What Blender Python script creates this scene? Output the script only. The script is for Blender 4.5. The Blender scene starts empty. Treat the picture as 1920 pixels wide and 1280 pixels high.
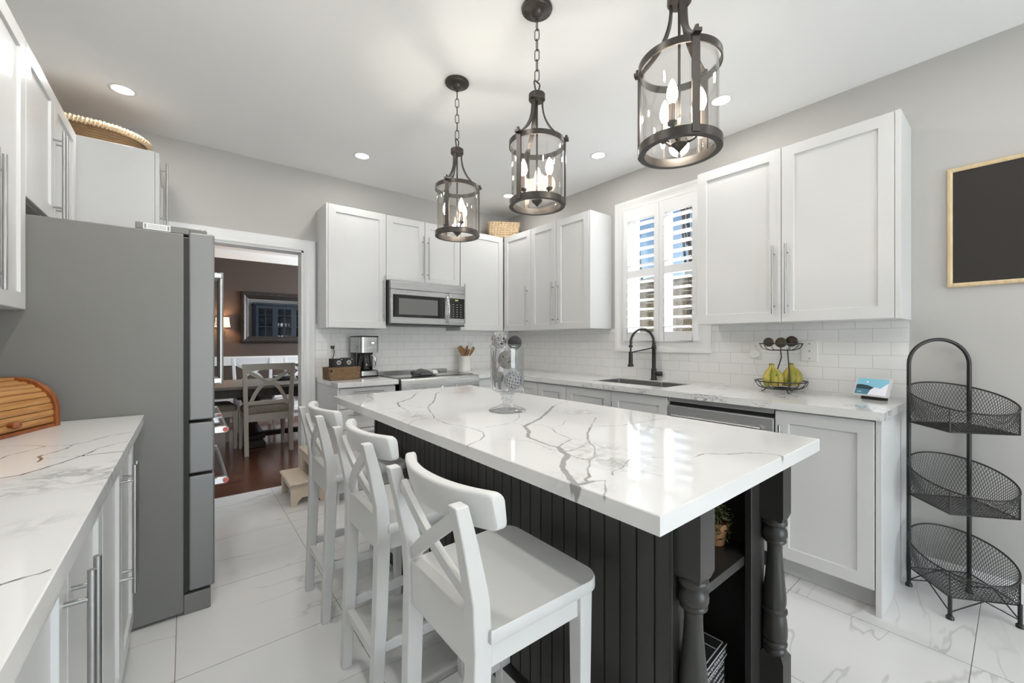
import bpy, bmesh, math, random
import numpy as np
from mathutils import Vector, Matrix

random.seed(7)
S = bpy.context.scene
COL = S.collection
PI = math.pi
R = math.radians

# ---------------------------------------------------------------- camera
cam_d = bpy.data.cameras.new('camera')
cam = bpy.data.objects.new('camera', cam_d)
COL.objects.link(cam)
cam.location = (0, 0, 1.225)
cam.rotation_euler = (R(90), 0, R(-38.70))
cam_d.sensor_width = 36.0
cam_d.lens = 36.0 * 764.5 / 1920.0
cam_d.clip_start = 0.02
cam_d.clip_end = 200
S.camera = cam

# ---------------------------------------------------------------- view, world, daylight
S.view_settings.view_transform = 'Standard'
S.view_settings.look = 'None'
S.view_settings.gamma = 1.0
S.view_settings.use_curve_mapping = False
S.view_settings.exposure = 0.04

CEIL = 2.687
XL, XR, YB, YFR = -0.777, 3.008, 3.824, -3.2      # kitchen: left, right, back and front wall faces

world = bpy.data.worlds.new('World')
S.world = world
world.use_nodes = True
wn = world.node_tree
wn.nodes.clear()
w_out = wn.nodes.new('ShaderNodeOutputWorld')
w_bg = wn.nodes.new('ShaderNodeBackground')
w_sky = wn.nodes.new('ShaderNodeTexSky')
w_sky.sky_type = 'NISHITA'
w_sky.sun_disc = False
w_sky.sun_elevation = R(38)
w_sky.sun_rotation = R(200)
w_sky.air_density = 1.0
w_sky.dust_density = 0.4
w_sky.ozone_density = 2.0
w_bg.inputs['Strength'].default_value = 0.13
wn.links.new(w_sky.outputs[0], w_bg.inputs[0])
wn.links.new(w_bg.outputs[0], w_out.inputs[0])


def area_light(name, loc, rot, sx, sy, power, color=(1, 1, 1), shape='RECTANGLE', spread=180):
    d = bpy.data.lights.new(name, 'AREA')
    d.shape = shape
    d.size = sx
    if shape in ('RECTANGLE', 'ELLIPSE'):
        d.size_y = sy
    d.energy = power
    d.color = color
    d.spread = R(spread)
    o = bpy.data.objects.new(name, d)
    COL.objects.link(o)
    o.location = loc
    o.rotation_euler = rot
    return o


# daylight: outside the patio door in the wall behind the camera, and above the sink window
area_light('patio_daylight', (1.25, YFR - 0.60, 1.0), (R(102), 0, 0), 2.6, 1.9, 118, (0.88, 0.94, 1.0))
area_light('window_daylight', (4.6, 1.83, 3.9), (0, R(38), 0), 2.4, 2.4, 1500, (0.92, 0.96, 1.0))
# daylight into the dining room from its own side window
area_light('dining_daylight', (3.75, 6.4, 1.6), (0, R(90), 0), 1.5, 1.4, 260, (0.93, 0.96, 1.0))

# low winter sun from behind the house, on the bank outside
sun_d = bpy.data.lights.new('sun', 'SUN')
sun_d.energy = 2.6
sun_d.angle = R(1.0)
sun_d.color = (1.0, 0.95, 0.86)
sun_o = bpy.data.objects.new('sun', sun_d)
COL.objects.link(sun_o)
sun_o.rotation_euler = Vector((0.78, -0.12, -0.60)).to_track_quat('-Z', 'Y').to_euler()

LAMP = 3.3       # watts of one recessed ceiling light


# ---------------------------------------------------------------- helpers
def lin(c):
    out = []
    for v in c:
        v = v / 255.0
        out.append(v / 12.92 if v <= 0.04045 else ((v + 0.055) / 1.055) ** 2.4)
    return tuple(out)


class MB:
    """collects shapes; build() links them as one mesh object"""

    def __init__(self):
        self.v, self.f = [], []

    def add(self, verts, faces, M=None):
        b = len(self.v)
        if M is not None:
            verts = [M @ Vector(p) for p in verts]
        self.v.extend([tuple(p) for p in verts])
        self.f.extend([tuple(b + i for i in f) for f in faces])
        return self

    def box(self, x0, x1, y0, y1, z0, z1, M=None):
        v = [(x0, y0, z0), (x1, y0, z0), (x1, y1, z0), (x0, y1, z0), (x0, y0, z1), (x1, y0, z1), (x1, y1, z1), (x0, y1, z1)]
        return self.add(v, [(0, 3, 2, 1), (4, 5, 6, 7), (0, 1, 5, 4), (1, 2, 6, 5), (2, 3, 7, 6), (3, 0, 4, 7)], M)

    def bar(self, a, b, w, h, up=(0, 0, 1), w2=None, h2=None):
        """square bar from a to b: w across, h along 'up'"""
        a, b = Vector(a), Vector(b)
        d = (b - a).normalized()
        u = Vector(up)
        s = d.cross(u)
        if s.length < 1e-6:
            s = d.cross(Vector((1, 0, 0)))
        s.normalize()
        u = s.cross(d).normalized()
        w2 = w if w2 is None else w2
        h2 = h if h2 is None else h2
        vs = []
        for p, ww, hh in ((a, w, h), (b, w2, h2)):
            for i, j in ((-1, -1), (1, -1), (1, 1), (-1, 1)):
                vs.append(p + s * (i * ww / 2) + u * (j * hh / 2))
        return self.add(vs, [(0, 3, 2, 1), (4, 5, 6, 7), (0, 1, 5, 4), (1, 2, 6, 5), (2, 3, 7, 6), (3, 0, 4, 7)])

    def tube(self, path, r, n=8, closed=False, cap=True, M=None, sx=1.0, sy=1.0, up=None):
        """round tube along a path; r number or list; sx, sy flatten the section"""
        P = [Vector(p) for p in path]
        m = len(P)
        rr = r if isinstance(r, (list, tuple)) else [r] * m
        T = []
        for i in range(m):
            if closed:
                d = P[(i + 1) % m] - P[i - 1]
            else:
                d = P[min(i + 1, m - 1)] - P[max(i - 1, 0)]
            T.append(d.normalized() if d.length > 1e-12 else Vector((0, 0, 1)))
        if up is not None:
            N = Vector(up)
        else:
            N = T[0].orthogonal()
        vs, fs = [], []
        for i in range(m):
            N = (N - T[i] * N.dot(T[i]))
            if N.length < 1e-8:
                N = T[i].orthogonal()
            N.normalize()
            B = T[i].cross(N)
            for k in range(n):
                a = 2 * PI * k / n
                vs.append(P[i] + N * (math.cos(a) * rr[i] * sx) + B * (math.sin(a) * rr[i] * sy))
        for i in range(m if closed else m - 1):
            j = (i + 1) % m
            for k in range(n):
                l = (k + 1) % n
                fs.append((i * n + k, i * n + l, j * n + l, j * n + k))
        if cap and not closed:
            fs.append(tuple(range(n))[::-1])
            fs.append(tuple((m - 1) * n + k for k in range(n)))
        return self.add(vs, fs, M)

    def lathe(self, prof, n=24, M=None, cap=True, a0=0.0, a1=2 * PI):
        full = abs(a1 - a0 - 2 * PI) < 1e-6
        vs, fs = [], []
        cols = n if full else n + 1
        for r, z in prof:
            for k in range(cols):
                a = a0 + (a1 - a0) * k / n
                vs.append((r * math.cos(a), r * math.sin(a), z))
        for i in range(len(prof) - 1):
            for k in range(n):
                l = (k + 1) % cols if full else k + 1
                fs.append((i * cols + k, i * cols + l, (i + 1) * cols + l, (i + 1) * cols + k))
        if cap and full:
            if prof[0][0] > 1e-6:
                fs.append(tuple(range(cols))[::-1])
            if prof[-1][0] > 1e-6:
                fs.append(tuple((len(prof) - 1) * cols + k for k in range(cols)))
        return self.add(vs, fs, M)

    def prism(self, poly, z0, z1, M=None):
        n = len(poly)
        vs = [(x, y, z0) for x, y in poly] + [(x, y, z1) for x, y in poly]
        fs = [tuple(range(n))[::-1], tuple(range(n, 2 * n))]
        for i in range(n):
            j = (i + 1) % n
            fs.append((i, j, n + j, n + i))
        return self.add(vs, fs, M)

    def loft(self, rings, closed=True, cap=True, M=None):
        n = len(rings[0])
        vs = [p for r in rings for p in r]
        fs = []
        for i in range(len(rings) - 1):
            for k in range(n if closed else n - 1):
                l = (k + 1) % n
                fs.append((i * n + k, i * n + l, (i + 1) * n + l, (i + 1) * n + k))
        if cap and closed:
            fs.append(tuple(range(n))[::-1])
            fs.append(tuple((len(rings) - 1) * n + k for k in range(n)))
        return self.add(vs, fs, M)

    def ball(self, c, r, nu=16, nv=10, sx=1, sy=1, sz=1, M=None):
        prof = [(max(1e-7, math.sin(PI * i / nv)), -math.cos(PI * i / nv)) for i in range(nv + 1)]
        T = Matrix.Translation(Vector(c)) @ Matrix.Diagonal((r * sx, r * sy, r * sz, 1))
        if M is not None:
            T = M @ T
        return self.lathe(prof, nu, T, cap=False)

    def disc(self, c, r, n=24, M=None):
        return self.lathe([(r, c[2]), (1e-6, c[2])], n, (M or Matrix()) @ Matrix.Translation((c[0], c[1], 0)), cap=False)

    def build(self, name, mat, parent=None, smooth=None, bevel=0.0, seg=2, loc=None, kind=None):
        me = bpy.data.meshes.new(name)
        me.from_pydata(self.v, [], self.f)
        bm = bmesh.new()
        bm.from_mesh(me)
        bmesh.ops.remove_doubles(bm, verts=bm.verts, dist=1e-6)
        bmesh.ops.recalc_face_normals(bm, faces=bm.faces)
        bm.to_mesh(me)
        bm.free()
        if mat is not None:
            for m in (mat if isinstance(mat, (list, tuple)) else [mat]):
                me.materials.append(m)
        if smooth:
            me.polygons.foreach_set('use_smooth', [True] * len(me.polygons))
            me.set_sharp_from_angle(angle=R(smooth))
        o = bpy.data.objects.new(name, me)
        COL.objects.link(o)
        if bevel > 0:
            b = o.modifiers.new('bevel', 'BEVEL')
            b.width = bevel
            b.segments = seg
            b.limit_method = 'ANGLE'
            b.angle_limit = R(40)
            b.harden_normals = False
            if not smooth:
                me.polygons.foreach_set('use_smooth', [True] * len(me.polygons))
                me.set_sharp_from_angle(angle=R(50))
        if parent is not None:
            o.parent = parent
        if loc is not None:
            o.location = loc
        if kind:
            o['kind'] = kind
        return o


def tag(o, label=None, cat=None, group=None, kind=None):
    if label:
        o['label'] = label
    if cat:
        o['category'] = cat
    if group:
        o['group'] = group
    if kind:
        o['kind'] = kind
    return o


def thing(name, label, cat, loc=(0, 0, 0), rz=0.0, group=None):
    o = bpy.data.objects.new(name, None)
    o.empty_display_size = 0.05
    COL.objects.link(o)
    o.location = loc
    o.rotation_euler = (0, 0, rz)
    return tag(o, label, cat, group)


def kids(o):
    return [c for c in bpy.data.objects if c.parent == o]


def dup(root, loc, rz=None, label=None, group=None):
    r = root.copy()
    COL.objects.link(r)
    r.location = loc
    if rz is not None:
        r.rotation_euler = (0, 0, rz)
    if label:
        r['label'] = label
    if group:
        r['group'] = group
    for ch in kids(root):
        c = ch.copy()
        COL.objects.link(c)
        c.parent = r
        for g in kids(ch):
            d = g.copy()
            COL.objects.link(d)
            d.parent = c
    return r


def text_mesh(txt, size, M, mat, name, parent=None, extrude=0.0004, align='CENTER'):
    cu = bpy.data.curves.new(name, 'FONT')
    cu.body = txt
    cu.size = size
    cu.extrude = extrude
    cu.align_x = align
    cu.align_y = 'CENTER'
    t = bpy.data.objects.new(name, cu)
    COL.objects.link(t)
    dg = bpy.context.evaluated_depsgraph_get()
    me = bpy.data.meshes.new_from_object(t.evaluated_get(dg))
    bpy.data.objects.remove(t)
    bpy.data.curves.remove(cu)
    me.transform(M)
    me.materials.clear()
    me.materials.append(mat)
    o = bpy.data.objects.new(name, me)
    COL.objects.link(o)
    o.parent = parent
    return o


# ---------------------------------------------------------------- materials
MATS = {}


def node(nt, kind, **kw):
    n = nt.nodes.new(kind)
    for k, v in kw.items():
        if k in n.inputs:
            n.inputs[k].default_value = v
        else:
            setattr(n, k, v)
    return n


def pm(name, color, rough=0.5, metal=0.0, noise=0.0, scale=20.0, bump=0.0, bscale=None, stretch=(1, 1, 1), spec=0.5, coat=0.0, rvar=0.0):
    """plain principled material with a little procedural tone, gloss and bump variation"""
    m = bpy.data.materials.new(name)
    m.use_nodes = True
    nt = m.node_tree
    b = nt.nodes['Principled BSDF']
    b.inputs['Base Color'].default_value = (*color, 1)
    b.inputs['Roughness'].default_value = rough
    b.inputs['Metallic'].default_value = metal
    b.inputs['Specular IOR Level'].default_value = spec
    b.inputs['Coat Weight'].default_value = coat
    if noise or bump or rvar:
        tc = node(nt, 'ShaderNodeTexCoord')
        mp = node(nt, 'ShaderNodeMapping')
        mp.inputs['Scale'].default_value = stretch
        nt.links.new(tc.outputs['Object'], mp.inputs[0])
        nz = node(nt, 'ShaderNodeTexNoise', Scale=scale, Detail=4.0, Roughness=0.6)
        nt.links.new(mp.outputs[0], nz.inputs['Vector'])
        if noise:
            mx = node(nt, 'ShaderNodeMix', data_type='RGBA')
            c1 = [max(0, c * (1 - noise)) for c in color]
            c2 = [min(1, c * (1 + noise)) for c in color]
            mx.inputs[6].default_value = (*c1, 1)
            mx.inputs[7].default_value = (*c2, 1)
            nt.links.new(nz.outputs[0], mx.inputs[0])
            nt.links.new(mx.outputs[2], b.inputs['Base Color'])
        if rvar:
            mr = node(nt, 'ShaderNodeMapRange')
            mr.inputs[3].default_value = max(0.02, rough - rvar)
            mr.inputs[4].default_value = rough + rvar
            nt.links.new(nz.outputs[0], mr.inputs[0])
            nt.links.new(mr.outputs[0], b.inputs['Roughness'])
        if bump:
            nb = nz
            if bscale:
                nb = node(nt, 'ShaderNodeTexNoise', Scale=bscale, Detail=3.0)
                nt.links.new(mp.outputs[0], nb.inputs['Vector'])
            bp = node(nt, 'ShaderNodeBump', Strength=bump, Distance=0.002)
            nt.links.new(nb.outputs[0], bp.inputs['Height'])
            nt.links.new(bp.outputs[0], b.inputs['Normal'])
    MATS[name] = m
    return m


def emit(name, color, strength):
    m = bpy.data.materials.new(name)
    m.use_nodes = True
    b = m.node_tree.nodes['Principled BSDF']
    b.inputs['Base Color'].default_value = (*color, 1)
    b.inputs['Emission Color'].default_value = (*color, 1)
    b.inputs['Emission Strength'].default_value = strength
    return m


def clear_glass(name, tint=(1, 1, 1), rough=0.0, f0=0.04):
    """thin clear pane: transparent with a mirror reflection that grows towards grazing angles"""
    m = bpy.data.materials.new(name)
    m.use_nodes = True
    nt = m.node_tree
    nt.nodes.clear()
    out = node(nt, 'ShaderNodeOutputMaterial')
    mix = node(nt, 'ShaderNodeMixShader')
    tr = node(nt, 'ShaderNodeBsdfTransparent')
    tr.inputs[0].default_value = (*tint, 1)
    gl = node(nt, 'ShaderNodeBsdfGlossy')
    gl.inputs['Roughness'].default_value = rough
    lw = node(nt, 'ShaderNodeLayerWeight')
    lw.inputs[0].default_value = 0.5
    pw = node(nt, 'ShaderNodeMath', operation='POWER')
    pw.inputs[1].default_value = 4.5
    nt.links.new(lw.outputs['Facing'], pw.inputs[0])
    ma = node(nt, 'ShaderNodeMath', operation='MULTIPLY_ADD')
    ma.inputs[1].default_value = 0.75
    ma.inputs[2].default_value = f0
    nt.links.new(pw.outputs[0], ma.inputs[0])
    nt.links.new(ma.outputs[0], mix.inputs[0])
    nt.links.new(tr.outputs[0], mix.inputs[1])
    nt.links.new(gl.outputs[0], mix.inputs[2])
    nt.links.new(mix.outputs[0], out.inputs[0])
    return m


def solid_glass(name):
    m = bpy.data.materials.new(name)
    m.use_nodes = True
    b = m.node_tree.nodes['Principled BSDF']
    b.inputs['Transmission Weight'].default_value = 1.0
    b.inputs['Roughness'].default_value = 0.0
    b.inputs['IOR'].default_value = 1.48
    return m


WHITE = pm('white_cabinet_paint', (0.68, 0.68, 0.673), 0.32, noise=0.012, scale=6, bump=0.02, bscale=180)
WHITE_D = pm('white_door_paint', (0.68, 0.68, 0.673), 0.30, noise=0.012, scale=5, bump=0.02, bscale=180)
TRIM = pm('white_trim_paint', (0.82, 0.82, 0.81), 0.3, noise=0.01, scale=8)
CEILM = pm('ceiling_paint', (0.90, 0.90, 0.89), 0.85, noise=0.01, scale=3, bump=0.03, bscale=260)
WALLM = pm('warm_grey_wall_paint', lin((190, 188, 184)), 0.75, noise=0.012, scale=2.5, bump=0.05, bscale=220)
BROWNW = pm('brown_wall_paint', lin((70, 59, 53)), 0.8, noise=0.03, scale=3, bump=0.05, bscale=200)
STEEL = pm('brushed_stainless', (0.56, 0.56, 0.55), 0.26, metal=1.0, noise=0.05, scale=60, stretch=(0.05, 0.05, 6), rvar=0.05)
STEEL_H = pm('brushed_stainless_across', (0.47, 0.47, 0.465), 0.28, metal=1.0, noise=0.05, scale=60, stretch=(0.05, 6, 6), rvar=0.05)
HANDLE = pm('brushed_nickel', (0.42, 0.42, 0.415), 0.36, metal=1.0, noise=0.05, scale=80, stretch=(1, 1, 0.05))
CHROME = pm('polished_steel', (0.75, 0.75, 0.75), 0.12, metal=1.0, noise=0.02, scale=30)
FRIDGE_SIDE = pm('grey_fridge_side', lin((119, 118, 114)), 0.42, noise=0.02, scale=4, bump=0.05, bscale=400)
DARKGAP = pm('black_gasket', (0.02, 0.02, 0.02), 0.6, noise=0.1, scale=30)
ISLAND = pm('charcoal_island_paint', lin((49, 48, 46)), 0.36, noise=0.05, scale=10, bump=0.04, bscale=120)
BLACKM = pm('matte_black_metal', (0.018, 0.017, 0.016), 0.42, noise=0.15, scale=40)
BRONZE = pm('dark_bronze_metal', (0.075, 0.067, 0.061), 0.36, metal=0.75, noise=0.15, scale=25)
BLACKGL = pm('black_glass', (0.012, 0.012, 0.012), 0.06, noise=0.1, scale=10)
MIRROR = pm('mirror_glass', (0.62, 0.64, 0.66), 0.01, metal=1.0, noise=0.01, scale=2)
STOOLW = pm('white_stool_paint', (0.70, 0.696, 0.68), 0.36, noise=0.015, scale=9, bump=0.03, bscale=150)
WOODL = pm('whitewashed_wood', lin((222, 206, 186)), 0.6, noise=0.14, scale=14, stretch=(1, 6, 6), bump=0.15)
BLACKPL = pm('black_plastic', (0.015, 0.015, 0.015), 0.3, noise=0.1, scale=30)
GLASS = clear_glass('clear_lamp_glass', (0.95, 0.94, 0.93), 0.0, 0.06)
PANE = clear_glass('window_pane_glass', (0.97, 0.98, 0.98), 0.0, 0.05)
CRYSTAL = solid_glass('solid_crystal_glass')
BOWLGL = clear_glass('clear_bowl_glass', (0.975, 0.98, 0.985), 0.0, 0.10)
CARPET_D = None


def wood(name, c1, c2, rough=0.45, scale=5.0, stretch=(1, 12, 12), coat=0.0):
    m = bpy.data.materials.new(name)
    m.use_nodes = True
    nt = m.node_tree
    b = nt.nodes['Principled BSDF']
    b.inputs['Roughness'].default_value = rough
    b.inputs['Coat Weight'].default_value = coat
    tc = node(nt, 'ShaderNodeTexCoord')
    mp = node(nt, 'ShaderNodeMapping')
    mp.inputs['Scale'].default_value = stretch
    nt.links.new(tc.outputs['Object'], mp.inputs[0])
    nz = node(nt, 'ShaderNodeTexNoise', Scale=scale, Detail=6.0, Roughness=0.62, Distortion=0.6)
    nt.links.new(mp.outputs[0], nz.inputs['Vector'])
    rp = node(nt, 'ShaderNodeValToRGB')
    rp.color_ramp.elements[0].position = 0.32
    rp.color_ramp.elements[0].color = (*c1, 1)
    rp.color_ramp.elements[1].position = 0.68
    rp.color_ramp.elements[1].color = (*c2, 1)
    nt.links.new(nz.outputs[0], rp.inputs[0])
    nt.links.new(rp.outputs[0], b.inputs['Base Color'])
    bp = node(nt, 'ShaderNodeBump', Strength=0.12, Distance=0.002)
    nt.links.new(nz.outputs[0], bp.inputs['Height'])
    nt.links.new(bp.outputs[0], b.inputs['Normal'])
    return m


BAMBOO = wood('honey_wood_slats', lin((158, 106, 56)), lin((196, 148, 92)), 0.42)
CHERRY = wood('red_brown_wood', lin((120, 62, 28)), lin((158, 92, 48)), 0.4, stretch=(10, 10, 1.2))
SPOONW = wood('utensil_wood', lin((122, 88, 56)), lin((154, 118, 82)), 0.55, stretch=(8, 8, 1))
TABLEW = wood('grey_brown_table_wood', lin((92, 84, 76)), lin((122, 114, 105)), 0.4, stretch=(1, 14, 14))
TABLED = wood('dark_table_wood', lin((48, 42, 38)), lin((70, 62, 55)), 0.5, stretch=(10, 10, 1))
FRAMEW = wood('pale_oak_frame', lin((205, 180, 138)), lin((226, 204, 166)), 0.5, stretch=(10, 10, 2))


def floor_tile_material():
    m = bpy.data.materials.new('polished_marble_tiles')
    m.use_nodes = True
    nt = m.node_tree
    L = nt.links
    b = nt.nodes['Principled BSDF']
    tc = node(nt, 'ShaderNodeTexCoord')
    mp = node(nt, 'ShaderNodeMapping')
    mp.inputs['Location'].default_value = (0.03, -0.117, 0)
    L.new(tc.outputs['Object'], mp.inputs[0])
    br = node(nt, 'ShaderNodeTexBrick')
    br.offset = 0.0
    br.squash = 1.0
    br.inputs['Scale'].default_value = 1.0
    br.inputs['Brick Width'].default_value = 0.588
    br.inputs['Row Height'].default_value = 0.597
    br.inputs['Mortar Size'].default_value = 0.0014
    br.inputs['Mortar Smooth'].default_value = 0.2
    br.inputs['Color1'].default_value = (0, 0, 0, 1)
    br.inputs['Color2'].default_value = (1, 1, 1, 1)
    L.new(mp.outputs[0], br.inputs['Vector'])
    # each tile has its own piece of marble
    tint = node(nt, 'ShaderNodeSeparateColor')
    L.new(br.outputs['Color'], tint.inputs[0])
    off = node(nt, 'ShaderNodeVectorMath', operation='SCALE')
    comb = node(nt, 'ShaderNodeCombineXYZ')
    L.new(tint.outputs[0], comb.inputs[0])
    L.new(tint.outputs[0], comb.inputs[2])
    off.inputs['Scale'].default_value = 9.0
    L.new(comb.outputs[0], off.inputs[0])
    add = node(nt, 'ShaderNodeVectorMath', operation='ADD')
    L.new(tc.outputs['Object'], add.inputs[0])
    L.new(off.outputs[0], add.inputs[1])
    rot = node(nt, 'ShaderNodeMapping')
    rot.inputs['Rotation'].default_value = (0, 0, R(-38))
    rot.inputs['Scale'].default_value = (0.8, 3.4, 1.0)
    L.new(add.outputs[0], rot.inputs[0])
    nz = node(nt, 'ShaderNodeTexNoise', Scale=1.3, Detail=3.5, Roughness=0.5, Distortion=0.5)
    L.new(rot.outputs[0], nz.inputs['Vector'])
    sb = node(nt, 'ShaderNodeMath', operation='SUBTRACT')
    sb.inputs[1].default_value = 0.5
    L.new(nz.outputs[0], sb.inputs[0])
    ab = node(nt, 'ShaderNodeMath', operation='ABSOLUTE')
    L.new(sb.outputs[0], ab.inputs[0])
    vr = node(nt, 'ShaderNodeMapRange')
    vr.interpolation_type = 'SMOOTHSTEP'
    vr.inputs[1].default_value = 0.0
    vr.inputs[2].default_value = 0.017
    vr.inputs[3].default_value = 0.42
    vr.inputs[4].default_value = 0.0
    L.new(ab.outputs[0], vr.inputs[0])
    fade = node(nt, 'ShaderNodeTexNoise', Scale=2.2, Detail=2.0)
    L.new(add.outputs[0], fade.inputs['Vector'])
    fr = node(nt, 'ShaderNodeMapRange')
    fr.inputs[1].default_value = 0.40
    fr.inputs[2].default_value = 0.56
    L.new(fade.outputs[0], fr.inputs[0])
    mu = node(nt, 'ShaderNodeMath', operation='MULTIPLY')
    L.new(vr.outputs[0], mu.inputs[0])
    L.new(fr.outputs[0], mu.inputs[1])
    cl = node(nt, 'ShaderNodeMix', data_type='RGBA')
    cl.inputs[6].default_value = (0.74, 0.735, 0.72, 1)
    cl.inputs[7].default_value = (0.78, 0.78, 0.77, 1)
    L.new(fade.outputs[0], cl.inputs[0])
    mx = node(nt, 'ShaderNodeMix', data_type='RGBA')
    mx.inputs[7].default_value = (0.36, 0.35, 0.34, 1)
    L.new(mu.outputs[0], mx.inputs[0])
    L.new(cl.outputs[2], mx.inputs[6])
    m2 = node(nt, 'ShaderNodeMix', data_type='RGBA')
    m2.inputs[7].default_value = (0.16, 0.15, 0.145, 1)
    L.new(br.outputs['Fac'], m2.inputs[0])
    L.new(mx.outputs[2], m2.inputs[6])
    L.new(m2.outputs[2], b.inputs['Base Color'])
    rr = node(nt, 'ShaderNodeMapRange')
    rr.inputs[3].default_value = 0.09
    rr.inputs[4].default_value = 0.6
    L.new(br.outputs['Fac'], rr.inputs[0])
    L.new(rr.outputs[0], b.inputs['Roughness'])
    return m


def subway_tile_material(name, axis, ox, oz, k=1.0):
    """white running-bond tiles; axis 0: along X (back wall), 1: along Y (right wall)"""
    m = bpy.data.materials.new(name)
    m.use_nodes = True
    nt = m.node_tree
    L = nt.links
    b = nt.nodes['Principled BSDF']
    tc = node(nt, 'ShaderNodeTexCoord')
    sp = node(nt, 'ShaderNodeSeparateXYZ')
    L.new(tc.outputs['Object'], sp.inputs[0])
    cb = node(nt, 'ShaderNodeCombineXYZ')
    ax = node(nt, 'ShaderNodeMath', operation='SUBTRACT')
    ax.inputs[1].default_value = ox
    L.new(sp.outputs[axis], ax.inputs[0])
    az = node(nt, 'ShaderNodeMath', operation='SUBTRACT')
    az.inputs[1].default_value = oz
    L.new(sp.outputs[2], az.inputs[0])
    L.new(ax.outputs[0], cb.inputs[0])
    L.new(az.outputs[0], cb.inputs[1])
    br = node(nt, 'ShaderNodeTexBrick')
    br.offset = 0.5
    br.offset_frequency = 2
    br.inputs['Scale'].default_value = 1.0
    br.inputs['Brick Width'].default_value = 0.1525
    br.inputs['Row Height'].default_value = 0.075
    br.inputs['Mortar Size'].default_value = 0.0011
    br.inputs['Mortar Smooth'].default_value = 0.3
    br.inputs['Color1'].default_value = (0.85 * k, 0.845 * k, 0.83 * k, 1)
    br.inputs['Color2'].default_value = (0.87 * k, 0.865 * k, 0.85 * k, 1)
    br.inputs['Mortar'].default_value = (0.52, 0.51, 0.50, 1)
    L.new(cb.outputs[0], br.inputs['Vector'])
    L.new(br.outputs['Color'], b.inputs['Base Color'])
    b.inputs['Roughness'].default_value = 0.12
    nz = node(nt, 'ShaderNodeTexNoise', Scale=14.0, Detail=1.0)
    L.new(tc.outputs['Object'], nz.inputs['Vector'])
    mu = node(nt, 'ShaderNodeMath', operation='MULTIPLY_ADD')
    mu.inputs[1].default_value = -1.0
    L.new(br.outputs['Fac'], mu.inputs[0])
    mz = node(nt, 'ShaderNodeMath', operation='MULTIPLY')
    mz.inputs[1].default_value = 0.5
    L.new(nz.outputs[0], mz.inputs[0])
    L.new(mz.outputs[0], mu.inputs[2])
    bp = node(nt, 'ShaderNodeBump', Strength=0.25, Distance=0.002)
    L.new(mu.outputs[0], bp.inputs['Height'])
    L.new(bp.outputs[0], b.inputs['Normal'])
    return m


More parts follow.
